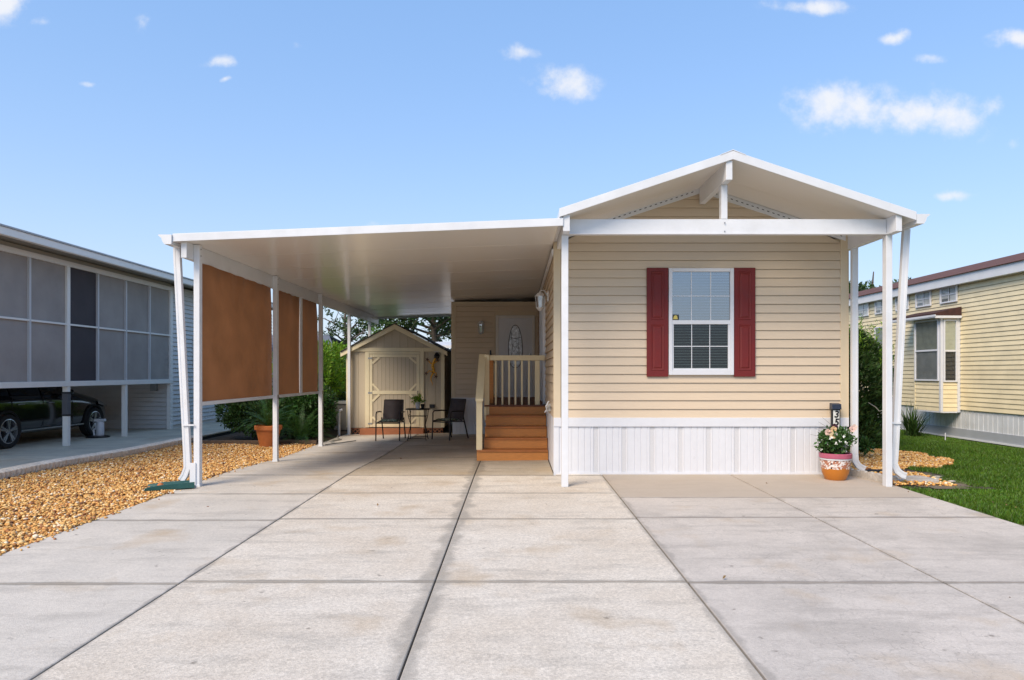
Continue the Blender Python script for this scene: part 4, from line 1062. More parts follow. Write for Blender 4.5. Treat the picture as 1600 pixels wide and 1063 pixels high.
for (a, b) in ((543, 564.5), (664, 692)):
    xa, xb = SX(a), SX(b); z0_, z1_ = sz0, SZ(669.5)
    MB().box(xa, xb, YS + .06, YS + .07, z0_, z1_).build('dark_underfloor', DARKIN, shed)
    lf = MB().box(xa, xb, YS + .0, YS + .02, z1_ - .02, z1_).build('lattice_frame', LT, shed)
    hgt = z1_ - z0_; x = xa - hgt
    while x < xb:
        for sg in (0, 1):
            p, q = (x, x + hgt); zp, zq = (z0_, z1_) if sg == 0 else (z1_, z0_)
            # clip to panel
            t0 = max(0, (xa - p) / (q - p)); t1 = min(1, (xb - p) / (q - p))
            if t1 - t0 > .15: MB().bar((p + (q - p) * t0, YS + .012 + sg * .012, zp + (zq - zp) * t0), (p + (q - p) * t1, YS + .012 + sg * .012, zp + (zq - zp) * t1), .026, .008, up=(0, 1, 0)).build('lattice_slat', LT, lf)
        x += .11
# black outlet box on the shed
tag(MB().box(SX(671.5), SX(679.5), YS - .07, YS + .012, SZ(637.5), SZ(632)).build('outlet_box', BLACK, bevel=.006), 'small black box fixed to the shed wall right of its door', 'box')
# lamp over the gecko
lp = thing('shed_light', 'small black light with pale top over the lizard ornament on the shed', 'light', (SX(683), YS - .02, SZ(553)))
m = MB(); m.box(SX(679.5), SX(686.5), YS - .12, YS - .0035, SZ(550.5), SZ(549.2)); m.build('lamp_top', mat('pale_plastic', (.6, .6, .58), .4), lp, bevel=.004)
m = MB(); m.lathe([(.02, -.02), (.05, -.06), (.075, -.11), (.05, -.16), (.02, -.18)], (SX(683), YS - .07, SZ(549.6)), 10); m.build('lamp_head', BLACK, lp, smooth=True)
m = MB(); m.box(SX(682), SX(684.5), YS - .06, YS + .012, SZ(561), SZ(551)); m.build('bracket', BLACK, lp)
# gecko wall ornament: body one mesh
gk = thing('gecko_ornament', 'orange metal lizard with dark feet hung on the shed wall right of the door', 'wall ornament', (SX(675), YS - .02, SZ(580)))
def gp(x, y): return (SX(520 + x / 4.83), YS - .035, SZ(490 + y / 4.83))
GK = mat('gecko_orange', (.75, .38, .04), .35, .2, 25, metal=.3); GK2 = mat('gecko_dark', (.07, .02, .012), .5)
m = MB()
spine = [gp(*p) for p in ((778, 335), (768, 352), (757, 372), (755, 400), (762, 430), (755, 455), (742, 480), (742, 505), (752, 525), (750, 548))]
m.tube(spine, [.020, .032, .024, .038, .036, .024, .018, .012, .008, .003], 10)
for a in (((755, 385), (735, 372), (722, 355)), ((757, 380), (778, 368), (790, 358)), ((750, 440), (728, 432), (714, 448)), ((758, 440), (782, 450), (780, 470))): m.tube([gp(*p) for p in a], [.018, .012, .009], 8)
m.build('gecko_body', GK, gk, smooth=True)
for (fx, fy) in ((714, 348), (793, 352), (706, 452), (779, 476)):
    m = MB(); c = Vector(gp(fx, fy)); m.lathe([(.0, -.012), (.024, -.006), (.024, .006), (0, .012)], c, 8)
    for t in range(5):
        an = t * 1.256; m.tube([c, c + Vector((math.cos(an) * .05, 0, math.sin(an) * .05))], [.010, .006], 5)
    m.build('foot', GK2, gk)
m = MB(); m.tube([gp(772, 340), gp(778, 328)], [.02, .01], 8); 
for q in ((768, 332), (788, 340)): m.lathe([(0, -.01), (.012, 0), (0, .01)], gp(*q), 6)
m.build('gecko_head', GK2, gk)
m = MB(); 
for q in ((757, 400), (758, 420), (754, 445)): m.lathe([(0, -.02), (.014, 0), (0, .02)], (gp(*q)[0], gp(*q)[1] - .03, gp(*q)[2]), 6)
m.build('back_spots', GK2, gk)

# ================================================================== PATIO SET
def chair(name, label):
    """built at origin facing -Y, then placed"""
    r = thing(name, label, 'chair', (0, 0, 0), 'patio chairs either side of the bistro table')
    W = .27
    for s in (-1, 1):
        m = MB(); m.tube([(s * W, -.27, 0), (s * W, -.25, .40), (s * (W + .0), -.245, .60), (s * W, -.20, .645), (s * W, .05, .645), (s * W, .20, .63)], .015, 8); m.build('front_leg', SLINGF, r, smooth=True)
        m = MB(); m.tube([(s * (W - .01), .36, 0), (s * (W - .01), .22, .42), (s * (W - .01), .20, .50)], .015, 8); m.build('back_leg', SLINGF, r, smooth=True)
        m = MB(); m.tube([(s * (W - .035), -.25, .425), (s * (W - .035), .16, .405), (s * (W - .04), .22, .47), (s * (W - .05), .32, .90)], .013, 8); m.build('side_rail', SLINGF, r, smooth=True)
    m = MB(); m.tube([(-W, -.25, .40), (W, -.25, .40)], .013, 8); m.tube([(-W, .20, .40), (W, .20, .40)], .013, 8); m.tube([(-(W - .05), .32, .90), (W - .05, .32, .90)], .013, 8); m.build('cross_bar', SLINGF, r, smooth=True)
    def sl(pts, nm):
        m = MB(); n = len(pts); 
        for s in (-1, 1):
            for (y, z) in pts: m.v.append((s * (W - .045), y, z))
        for i in range(n - 1): m.f.append((i, i + 1, n + i + 1, n + i)); m.m.append(0)
        o = m.build(nm, SLING, r, smooth='all'); md = o.modifiers.new('t', 'SOLIDIFY'); md.thickness = .006
    sl([(-.25, .43), (-.1, .412), (.05, .405), (.16, .41)], 'seat'); sl([(.165, .42), (.215, .48), (.25, .62), (.285, .76), (.32, .905)], 'backrest')
    return r
def cushion(label, loc, rz):
    m = MB(); n = 10
    for i in range(n + 1):
        for j in range(n + 1):
            u, v = i / n * 2 - 1, j / n * 2 - 1; e = (1 - u ** 6) * (1 - v ** 6)
            m.v.append((u * .21, v * .2, .038 * e ** .5 + .012 * mnoise.noise(Vector((u * 3, v * 3, loc[0])))))
    k = len(m.v)
    m.v += [(x, y, -z * .15) for x, y, z in m.v]
    for i in range(n):
        for j in range(n):
            a = i * (n + 1) + j; m.f.append((a, a + n + 1, a + n + 2, a + 1)); m.m.append(0); m.f.append((k + a, k + a + 1, k + a + n + 2, k + a + n + 1)); m.m.append(0)
    for a, b in [(i * (n + 1), (i + 1) * (n + 1)) for i in range(n)] + [(i * (n + 1) + n, (i + 1) * (n + 1) + n) for i in range(n)] + [(i, i + 1) for i in range(n)] + [(n * (n + 1) + i, n * (n + 1) + i + 1) for i in range(n)]:
        m.f.append((a, b, b + k, a + k)); m.m.append(0)
    mt = MATS.get('leaf_print')
    if not mt:
        mt = bpy.data.materials.new('leaf_print'); mt.use_nodes = True; N = mt.node_tree.nodes; L = mt.node_tree.links
        tcn = N.new('ShaderNodeTexCoord'); nz = N.new('ShaderNodeTexNoise'); nz.inputs['Scale'].default_value = 14; nz.inputs['Distortion'].default_value = 1.5; L.new(tcn.outputs['Object'], nz.inputs['Vector'])
        cr = N.new('ShaderNodeValToRGB'); L.new(nz.outputs['Fac'], cr.inputs[0]); cr.color_ramp.interpolation = 'CONSTANT'
        e = cr.color_ramp.elements; e[0].position = 0; e[0].color = (.02, .035, .03, 1); e[1].position = .47; e[1].color = (.08, .17, .12, 1)
        for p_, c_ in ((.53, (.45, .45, .36, 1)), (.58, (.03, .07, .05, 1)), (.64, (.30, .34, .25, 1))): q = e.new(p_); q.color = c_
        L.new(cr.outputs[0], N['Principled BSDF'].inputs['Base Color']); N['Principled BSDF'].inputs['Roughness'].default_value = .8; MATS['leaf_print'] = mt
    o = m.build('seat_cushion', mt, smooth='all'); o.location = loc; o.rotation_euler = (R(-2), 0, rz)
    return tag(o, label, 'cushion', 'leaf-print seat cushions')
gA = ground_z(-2.86, 15.9)
c1 = chair('patio_chair', 'dark sling patio chair left of the bistro table, facing straight out'); c1.location = (-2.84, 16.05, gA); c1.rotation_euler = (0, 0, R(-4))
cushion('green leaf-print cushion on the left patio chair', (-2.845, 15.99, gA + .436), R(-4))
c2 = copy_tree(c1); c2['label'] = 'dark sling patio chair right of the bistro table, turned toward it'
gB = ground_z(-1.5, 15.9); c2.location = (-1.50, 15.98, gB); c2.rotation_euler = (0, 0, R(-38))
cushion('green leaf-print cushion on the right patio chair', (-1.53, 15.945, gB + .436), R(-38))
# bistro table
tb = thing('bistro_table', 'small black folding bistro table between the two patio chairs', 'table', (-2.2, 15.95, ground_z(-2.2, 15.9)))
tz0 = ground_z(-2.2, 15.9); tx, ty = -2.2, 15.95
MB().lathe([(.27, .685), (.285, .69), (.285, .705), (.27, .712)], (tx, ty, tz0), 32).build('table_top', BLACK, tb, smooth=True)
for s in (-1, 1):
    for q in (-1, 1):
        m = MB(); m.tube([(tx + s * .21, ty - q * .20, tz0 + .68), (tx + s * .20, ty - q * .16, tz0 + .55), (tx + s * .165, ty, tz0 + .34), (tx + s * .20, ty + q * .2, tz0 + .03), (tx + s * .21, ty + q * .21, tz0)], .009, 6); m.build('leg', BLACK, tb, smooth=True)
for yy_, zz in ((-.2, .05), (.2, .05), (-.16, .54), (.16, .54)):
    MB().tube([(tx - .2, ty + yy_, tz0 + zz), (tx + .2, ty + yy_, tz0 + zz)], .007, 6).build('stretcher', BLACK, tb)
m = MB(); m.tube([(tx - .20, ty - .16, tz0 + .55), (tx - .15, ty - .16, tz0 + .60), (tx - .14, ty - .16, tz0 + .66), (tx - .17, ty - .16, tz0 + .68)], .006, 6); m.build('scroll', BLACK, tb)
# potted plant on table
pp = thing('potted_plant', 'small green plant in a white pot on the bistro table', 'potted plant', (tx, ty - .05, tz0 + .712))
pc = (tx, ty - .05, tz0 + .712)
MB().lathe([(.042, 0), (.058, .13), (.062, .14), (.052, .14), (.048, .12), (0, .12)], pc, 20).build('pot', VINYL, pp, smooth=True)
n = 260; t = rng.uniform(0, 2 * np.pi, n); rr = rng.uniform(0, .14, n); pts = np.stack([pc[0] + np.cos(t) * rr, pc[1] + np.sin(t) * rr, pc[2] + .14 + rng.uniform(0, .15, n) * (1 - rr * 3)], 1)
leaves('foliage', pts, .07, LEAFB, pp, aspect=3.5, up=.5)
tag(MB().lathe([(.03, 0), (.045, .08), (.05, .1), (.04, .1), (.03, .02)], (tx + .10, ty + .0, tz0 + .7125), 14).build('black_bowl', BLACK), 'small black cup behind the white plant pot', 'cup')

# ================================================================== PLANTS LEFT
def shrub(name, label, cat, center, size, n_cl, cr, nleaf, lsize, m, trunk=True, up=.3, aspect=2.6, group=None, shell=.5):
    base = (center[0], center[1], ground_z(center[0], center[1]) - .02)
    r = thing(name, label, cat, base, group)
    cs_, rs_ = clumps(center, size, n_cl, cr)
    p, d = blob_pts(cs_, rs_, nleaf, shell)
    k = p[:, 2] > base[2] + .04; p, d = p[k], d[k]
    leaves('foliage', p, lsize, m, r, aspect=aspect, up=up, out=d)
    if trunk:
        for i in range(4):
            c = cs_[rng.integers(0, n_cl)]
            q = MB(); q.tube([base, ((base[0] * 2 + c[0]) / 3, (base[1] * 2 + c[1]) / 3, (base[2] + c[2]) / 2), tuple(c)], [.04, .025, .01], 6); q.build('branch', BARK, r)
    return r
shrub('shrub', 'dark evergreen shrub below the brown shade cloth, left of the terracotta pot', 'shrub', (-6.1, 16.6, .62), (.75, .5, .45), 26, .30, 16000, .085, LEAFD, up=.2)
shrub('shrub', 'dark evergreen shrub behind the terracotta pot under the shade cloth', 'shrub', (-5.15, 17.0, .65), (.6, .45, .55), 24, .30, 14000, .085, LEAFM, up=.2)
# tall bright hedge beyond the third post
hb = thing('tall_hedge', 'tall bright green hedge beside the path left of the shed', 'hedge', (-5.3, 19.2, -.05))
cs_ = []; rs_ = []
for i in range(95):
    yy_ = rng.uniform(17.6, 22.5); xx = rng.uniform(-6.3, -4.95) ; zz = rng.uniform(.15, 2.15) - .25 * (rng.uniform() < .3)
    cs_.append((xx, yy_, zz)); rs_.append((.28, .28, .32))
p, d = blob_pts(np.array(cs_), np.array(rs_), 34000, .5); k = p[:, 2] > -.02
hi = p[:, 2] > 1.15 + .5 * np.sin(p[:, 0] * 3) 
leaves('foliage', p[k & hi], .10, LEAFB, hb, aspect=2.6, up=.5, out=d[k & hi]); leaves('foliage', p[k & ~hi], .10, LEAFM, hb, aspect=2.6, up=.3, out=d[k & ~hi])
# fern fronds over the pot
def fronds(name, parent, base, n, L, m, droop=.5, w=.05, lf=40):
    V = []
    for i in range(n):
        a = rng.uniform(0, 2 * math.pi); el_ = rng.uniform(.5, 1.35); l = L * rng.uniform(.6, 1.1)
        d = np.array([math.cos(a) * math.cos(el_), math.sin(a) * math.cos(el_), math.sin(el_)]); p = np.array(base, float); prev = p
        side = np.array([-math.sin(a), math.cos(a), 0])
        for k in range(lf):
            t = k / lf; d = d + np.array([0, 0, -droop * 2.6 / lf]); d /= np.linalg.norm(d); p = p + d * l / lf
            ww = w * math.sin(math.pi * min(1, t * .9 + .12))
            for s in (-1, 1):
                q = side * s * ww + d * ww * .6 + rng.normal(size=3) * .004
                V += [p - d * l / lf * .22, p + q, p + d * l / lf * .22 + q * .1]
    V = np.array(V); return npmesh(name, V, np.arange(len(V)).reshape(-1, 3), m, parent)
pot = thing('terracotta_pot', 'large orange terracotta pot with arching fern under the shade cloth', 'potted plant', (-5.15, 14.8, -.08))
pcz = ground_z(-5.15, 14.8) + .0
MB().lathe([(.17, 0), (.175, .02), (.245, .36), (.275, .36), (.28, .44), (.262, .45), (.25, .40), (0, .40)], (-5.17, 14.75, pcz), 32).build('pot', TERRA, pot, smooth=True)
fronds('fern_fronds', pot, (-5.17, 14.75, pcz + .40), 70, .95, LEAFM, .55, .075)
fn = thing('fern', 'loose arching fern growing right of the terracotta pot', 'fern', (-4.8, 15.6, -.08))
fronds('fern_fronds', fn, (-4.85, 15.9, -.05), 70, 1.05, LEAFM, .6, .08)
fronds('fern_fronds', fn, (-5.3, 16.1, .2), 50, 1.05, LEAFM, .6, .08)
tag(MB().box(-6.9, -4.3, 15.22, 15.30, -.10, .0).build('timber_border', mat('old_timber', (.12, .075, .045), .85, .3, 12, bump=.4), bevel=.01), 'low brown timber border behind the gravel, under the shrubs', 'border')
bbx = thing('utility_box', 'grey utility box with pale lid by the path left of the shed', 'utility box', (-4.72, 19.3, -.08))
MB().box(-4.90, -4.55, 19.1, 19.5, -.09, .62).build('box_body', mat('box_grey', (.26, .25, .23), .6), bbx, bevel=.01)
MB().box(-4.93, -4.52, 19.06, 19.54, .625, .70).build('lid', mat('pale_plastic2', (.62, .62, .58), .5), bbx, bevel=.01)
pv = thing('standpipe', 'white pipe post with a tap beside the shed corner post', 'standpipe', (-4.35, 17.4, -.08))
MB().tube([(-4.35, 17.4, -.09), (-4.35, 17.4, .50), (-4.33, 17.4, .54), (-4.27, 17.4, .56)], .03, 10).build('pipe', VINYL, pv, smooth=True)
MB().tube([(-4.37, 17.38, .12), (-4.44, 17.38, .13), (-4.46, 17.38, .08)], .014, 8).build('tap', mat('galv2', (.3, .3, .3), .4, metal=.7), pv)
hs_ = thing('hose', 'thin grey hose lying across the path by the third carport post', 'hose', (-4.1, 15.4, -.08))
MB().tube([(-4.35, 17.3, -.06), (-4.2, 16.6, -.065), (-4.0, 16.2, -.065), (-4.12, 15.7, -.065), (-3.95, 15.4, -.065), (-4.07, 15.05, -.068), (-3.8, 15.5, -.066), (-3.6, 15.9, -.063)], .012, 6).build('hose_line', mat('hose_grey', (.3, .29, .26), .6), hs_)

# ================================================================== LEFT NEIGHBOUR
NX = -9.0
nb = thing('neighbour_screened_carport', 'grey neighbouring home with dark-screened carport on the left', 'house', (-11, 16, 0))
for yy_ in (10.0, 12.0, 14.12, 16.22, 18.33):
    full = yy_ != 16.22
    w_ = .10 if full else .08
    MB().box(NX - .05, NX + .05, yy_ - w_ / 2, yy_ + w_ / 2, 0, 3.62 if full else 1.19).build('post', NVIN, nb, bevel=.005)
MB().box(NX - .04, NX + .065, 8.0, 18.38, 1.195, 1.30).build('bottom_rail', NVIN, nb, bevel=.004)
MB().box(NX - .03, NX + .045, 8.0, 18.38, 2.42, 2.455).build('middle_rail', NVIN, nb)
MB().box(NX - .05, NX + .055, 8.0, 18.38, 3.60, 3.70).build('top_rail', NVIN, nb)
vs_ = [8.0, 9.0, 10.0, 11.0, 12.0, 13.0, 14.12, 15.13, 16.22, 17.27, 18.33]
for yy_ in vs_:
    if yy_ not in (10.0, 12.0, 14.12, 18.33): MB().box(NX - .025, NX + .048, yy_ - .025, yy_ + .025, 1.30, 3.60).build('mullion', mat('mullion_grey', (.55, .55, .55), .45), nb)
for a, b in zip(vs_[:-1], vs_[1:]):
    for z0_, z1_ in ((1.30, 2.42), (2.455, 3.60)):
        MB().box(NX - .004, NX + .004, a + .026, b - .026, z0_, z1_).build('screen', SCREEND if a == 14.12 else SCREEN, nb)
# walls
courses(nb, GREYS, (0, 18.36), (1, 0), (0, -1), -13.0, -9.06, .02, 3.72, .115, proud=.028)
courses(nb, GREYS, (-13.0, 0), (0, 1), (1, 0), 7.0, 18.3, .02, 3.72, .115, joined=True)
courses(nb, GREYS, (NX, 0), (0, 1), (1, 0), 18.46, 26.0, .10, 3.72, .115, proud=.03)
MB().box(-13.3, NX - .005, 18.375, 26, .0, 3.75).build('wall', GREYS, nb)
MB().box(-17, -13.01, 6.5, 26, .0, 3.75).build('wall', GREYS, nb)
MB().box(NX - .03, NX + .03, 18.385, 18.46, .02, 3.72).build('corner_trim', NVIN, nb)
MB().hexa([(-13.4, 6.0, 4.25), (-8.52, 6.0, 3.80), (-8.52, 6.0, 3.76), (-13.4, 6.0, 4.20)], [(-13.4, 26.5, 4.25), (-8.52, 26.5, 3.80), (-8.52, 26.5, 3.76), (-13.4, 26.5, 4.20)]).build('roof', mat('soffit_taupe', (.30, .28, .24), .7), nb)
MB().hexa([(-18, 6.0, 3.9), (-13.4, 6.0, 4.27), (-13.4, 6.0, 4.22), (-18, 6.0, 3.85)], [(-18, 26.5, 3.9), (-13.4, 26.5, 4.27), (-13.4, 26.5, 4.22), (-18, 26.5, 3.85)]).build('roof', DARKROOF, nb)
MB().box(-8.52, -8.42, 6.0, 26.5, 3.74, 3.875).build('gutter', NVIN, nb, bevel=.012)
MB().box(-8.535, -8.40, 6.0, 26.5, 3.876, 3.905).build('drip_edge', mat('grey_metal', (.38, .39, .40), .4), nb)
MB().box(NX - .02, NX + .02, 8, 18.4, 3.70, 3.78).build('header', mat('soffit_taupe2', (.42, .40, .34), .6), nb)
MB().box(-9.45, -9.30, 18.22, 18.34, 1.0, 1.30).build('meter_box', mat('meter_grey', (.32, .33, .34), .5), nb, bevel=.01)
MB().box(NX + .018, NX + .07, 19.0, 19.12, 1.22, 1.38).build('outlet_box', BLACK, nb)
MB().box(NX + .018, NX + .05, 19.6, 19.9, 1.6, 2.5).build('meter_conduit', NVIN, nb)
MB().box(NX + .05 - .108, NX + .056, 14.12 - .054, 14.12 + .054, .62, 1.05).build('post_wrap', mat('wrap_grey', (.10, .10, .11), .5), nb, bevel=.004)
for zz in (.60, 1.05): MB().box(NX - .06, NX + .06, 14.062, 14.178, zz, zz + .035).build('post_band', BLACK, nb)

# the car, facing away
carx = -10.72
cr_ = thing('parked_car', 'black estate car parked under the neighbouring screened carport', 'car', (carx, 15.0, 0))
stn = [ # y, zlow, zbelt, ztop, halfw, halfw_top
    (12.62, .50, .80, .84, .74, .70), (12.72, .36, .92, 1.02, .84, .66), (12.95, .26, .98, 1.36, .89, .60), (13.5, .22, 1.0, 1.50, .91, .60), (14.2, .20, .99, 1.55, .915, .62),
    (14.9, .20, .98, 1.54, .915, .62), (15.4, .20, .98, 1.44, .91, .60), (15.8, .20, .97, 1.20, .905, .60), (16.1, .21, .95, 1.06, .90, .62), (16.6, .24, .86, .98, .885, .62), (17.0, .30, .76, .86, .84, .60), (17.22, .40, .64, .70, .72, .52), (17.28, .46, .58, .62, .6, .45)]
m = MB(); nS = 0; rings = []
for (y, zl, zb_, zt, hw, ht) in stn:
    half = [(hw * .90, zl), (hw * .985, zl + .10), (hw, zl + (zb_ - zl) * .55), (hw * .965, zb_), (ht + (hw - ht) * .35, zb_ + (zt - zb_) * .55), (ht * .92, zt - .03), (ht * .5, zt), (0, zt + .005)]
    ring = [(carx + x, y, z) for x, z in half] + [(carx - x, y, z) for x, z in half[-2::-1]]; rings.append(ring)
n = len(rings[0]); m.add([p for r_ in rings for p in r_], [(i * n + j, i * n + j + 1, (i + 1) * n + j + 1, (i + 1) * n + j) for i in range(len(rings) - 1) for j in range(n - 1)] + [tuple(range(n)), tuple(range((len(rings) - 1) * n, len(rings) * n))] + [(i * n, (i + 1) * n, (i + 1) * n + n - 1, i * n + n - 1) for i in range(len(rings) - 1)])
bd = m.build('body', CARP, cr_, smooth='all'); ss = bd.modifiers.new('s', 'SUBSURF'); ss.levels = ss.render_levels = 2
# side windows
wn_ = MB()
def sidept(y, f):  # point on greenhouse side
    for a, b in zip(stn[:-1], stn[1:]):
        if a[0] <= y <= b[0]:
            t = (y - a[0]) / (b[0] - a[0]); v = [a[i] + (b[i] - a[i]) * t for i in range(6)]; break
    _, zl, zb_, zt, hw, ht = v; xa, za = hw * .965, zb_; xb, zb2 = ht + (hw - ht) * .30, zb_ + (zt - zb_) * .62
    return (carx + xa + (xb - xa) * f + .004, y, za + (zb2 - za) * f)
for (a, b) in ((13.05, 13.7), (13.76, 14.6), (14.66, 15.45)):
    MB().add([sidept(a, .08), sidept(b, .08), sidept(b, .85), sidept(a, .85)], [(0, 1, 2, 3)]).build('side_window', mat('car_glass', (.01, .012, .014), .05), cr_)
for yy_ in (13.6, 16.4):
    rr = .335; cx_ = carx + .80
    MB().lathe([(.37, 0), (.375, .118), (.33, .126), (.33, 0)], (cx_, yy_, rr + .03), 32, axis='x').build('wheel_arch', mat('arch_black', (.008, .008, .008), .8), cr_)
    wh = MB().lathe([(.20, -.02), (.24, .0), (.315, .0), (.335, .03), (.335, .17), (.315, .205), (.26, .21), (.235, .195), (.232, .10), (.2, .09)], (cx_ - .06, yy_, rr), 40, axis='x', caps=False).build('wheel', TIRE, cr_, smooth=True)
    m = MB(); m.lathe([(.235, .188), (.240, .202), (.225, .206), (.215, .17), (.21, .10)], (cx_ - .06, yy_, rr), 40, axis='x', caps=False)
    for k in range(5):
        for dlt in (-.13, .13):
            an = 2 * math.pi * k / 5 + .3 + dlt
            c_ = Vector((cx_ + .125, yy_, rr)); m.bar(c_ + Vector((.01, math.cos(an - dlt * .6) * .035, math.sin(an - dlt * .6) * .035)), c_ + Vector((0.008, math.cos(an) * .218, math.sin(an) * .218)), .034, .03, up=(1, 0, 0))
    m.lathe([(.0, .195), (.04, .195), (.055, .18), (.055, .12)], (cx_ - .06, yy_, rr), 16, axis='x'); m.build('rim', CHROME, wh, smooth=True)
    MB().lathe([(.0, .09), (.225, .09), (.225, .095)], (cx_ - .06, yy_, rr), 24, axis='x').build('brake_disc', DARKIN, wh)
MB().hexa([(carx + .915, 13.98, .30), (carx + .922, 13.98, .30), (carx + .922, 13.98, .325), (carx + .915, 13.98, .325)], [(carx + .915, 16.0, .30), (carx + .922, 16.0, .30), (carx + .922, 16.0, .325), (carx + .915, 16.0, .325)]).build('sill_trim', CHROME, cr_)
sm_ = MB()
for yy_ in (13.72, 14.63, 15.6): sm_.bar((carx + .912, yy_, .35), (carx + .885, yy_ + .05, .97), .006, .01, up=(0, 1, 0))
sm_.build('door_seams', DARKIN, cr_, stuff=True)
for yy_ in (13.9, 14.8): MB().tube([(carx + .91, yy_, .84), (carx + .93, yy_ + .02, .845), (carx + .93, yy_ + .16, .845), (carx + .91, yy_ + .18, .84)], .010, 6).build('door_handle', CHROME, cr_)
mm = MB(); mm.lathe([(0, -.09), (.05, -.07), (.075, 0), (.05, .07), (0, .09)], (carx + 1.0, 15.35, 1.05), 12, axis='x'); mm.build('wing_mirror', CARP, cr_, smooth=True)
MB().add([(carx + .885, 16.62, .74), (carx + .862, 16.98, .66), (carx + .80, 17.1, .70), (carx + .845, 16.65, .84)], [(0, 1, 2, 3)]).build('headlight', CHROME, cr_)
# white canister on a black base
cn = thing('floor_canister', 'white canister on a flat black base on the neighbouring carport floor', 'canister', (-9.15, 15.9, 0))
cxn, cyn = (156.5 - 805) * 16.0 / 1100, 16.0
MB().lathe([(.08, .04), (.085, .05), (.08, .34), (.07, .36)], (cxn, cyn, 0), 16).build('canister', VINYL, cn, smooth=True)
MB().box(cxn - .12, cxn + .12, cyn - .04, cyn + .04, .36, .42).build('handle', VINYL, cn, bevel=.01)
MB().tube([(cxn - .11, cyn - .03, .04), (cxn - .13, cyn - .03, .16), (cxn - .09, cyn, .22), (cxn - .11, cyn, .33)], .022, 8).build('spout', VINYL, cn, smooth=True)
MB().lathe([(.24, 0), (.25, .02), (.2, .035), (.1, .045)], (cxn - .05, cyn, .002), 16).build('base', BLACK, cn, smooth=True)

# ================================================================== RIGHT NEIGHBOUR
RXW = 9.95
rn = thing('neighbour_yellow_home', 'pale yellow lap-sided mobile home with bay window on the right', 'house', (11.5, 16, 0))
small = [(14.8, 15.4), (15.8, 16.43), (16.8, 17.43), (17.75, 18.35), (18.8, 19.4), (19.76, 20.4)]
small = small[1:]
holes = [(a, b, 3.06, 3.46) for a, b in small] + [(18.6, 19.42, 1.6, 2.72), (15.72, 16.80, .45, 2.70)]
MB().box(RXW + .012, 14.0, 6.0, 26.0, .64, 3.45).build('wall', YEL, rn)
courses(rn, YEL, (RXW, 0), (0, 1), (-1, 0), 6.0, 26.0, .645, 3.44, .0985, holes=holes, proud=.014)
MB().box(RXW - .16, RXW - .02, 5.9, 26.1, 3.43, 3.64).build('fascia', WHITE, rn, bevel=.004)
MB().hexa([(RXW - .20, 5.8, 3.645), (12.0, 5.8, 4.31), (12.0, 5.8, 4.27), (RXW - .20, 5.8, 3.605 + .03)], [(RXW - .20, 26.2, 3.645), (12.0, 26.2, 4.31), (12.0, 26.2, 4.27), (RXW - .20, 26.2, 3.635)]).build('roof', BROWNROOF, rn)
MB().hexa([(12.0, 5.8, 4.31), (14.2, 5.8, 3.65), (14.2, 5.8, 3.6), (12.0, 5.8, 4.27)], [(12.0, 26.2, 4.31), (14.2, 26.2, 3.65), (14.2, 26.2, 3.6), (12.0, 26.2, 4.27)]).build('roof', BROWNROOF, rn)
# skirting
y = 6.0
while y < 26:
    m = MB(); prof = []
    for k in range(8): prof += [(y + k * .15, 0), (y + k * .15 + .13, 0), (y + k * .15 + .135, .012), (y + k * .15 + .145, .012)]
    prof.append((y + 1.195, 0)); n = len(prof); m.v = [(RXW + .02 + q, p, .22) for p, q in prof] + [(RXW + .02 + q, p, .643) for p, q in prof]
    for i in range(n - 1): m.f.append((i, i + 1, i + 1 + n, i + n)); m.m.append(0)
    m.build('skirting_panel', mat('skirt_offwhite', (.66, .68, .70), .5, .06, 4, dirt=.3, dirtcol=(.4, .38, .34)), rn); y += 1.2
MB().box(RXW + .0, RXW + .05, 6, 26, .02, .22).build('skirting_base', mat('base_grey', (.36, .38, .41), .6, .08, 3), rn)
MB().box(RXW - .02, RXW + .0, 6, 26, .0, .035).build('base_strip', VINYL, rn)
def rwindow(a, b, z0, z1, x, kind):
    f = MB(); t = .035
    for q in ((a, a + t, z0, z1), (b - t, b, z0, z1), (a + t, b - t, z1 - t, z1), (a + t, b - t, z0, z0 + t)): f.box(x - .035, x + .0, q[0], q[1], q[2], q[3])
    fr = f.build('window', VINYL, rn, bevel=.003)
    MB().box(x - .014, x - .010, a + t, b - t, z0 + t, z1 - t).build('pane', GLASSN, fr)
    CUR = mat('curtain', (.66, .65, .62), .9, .15, 9, streak=(9, 9, .5))
    MB().box(x - .004, x + .0, a + t, b - t, z0 + t, z1 - t).build('room_shade', mat('drawn_blind_grey', (.20, .205, .20), .8, .25, 5), fr)
    if kind == 'small':
        MB().box(x - .009, x - .0045, a + t, a + (b - a) * .45, z0 + t, z1 - t).build('curtain', CUR, fr); MB().box(x - .009, x - .0045, a + (b - a) * .52, b - t, z0 + t + .07, z1 - t).build('curtain', CUR, fr)
        MB().box(x - .02, x - .0145, (a + b) / 2 - .008, (a + b) / 2 + .008, z0 + t, z1 - t).build('muntin', VINYL, fr)
        MB().box(x - .0205, x - .0148, a + t, b - t, (z0 + z1) / 2 - .008, (z0 + z1) / 2 + .008).build('muntin', VINYL, fr)
    else:
        MB().box(x - .009, x - .0045, a + t, b - t, z0 + (z1 - z0) * .52, z1 - t).build('curtain', mat('olive_curtain', (.20, .21, .17), .9, .3, 6), fr); zm = z0 + (z1 - z0) * .50; MB().box(x - .028, x - .008, a + t, b - t, zm - .02, zm + .02).build('meeting_rail', VINYL, fr)
    return fr
for a, b in small: rwindow(a, b, 3.07, 3.45, RXW - .012, 'small')
rwindow(18.6, 19.42, 1.6, 2.72, RXW - .012, 'big')
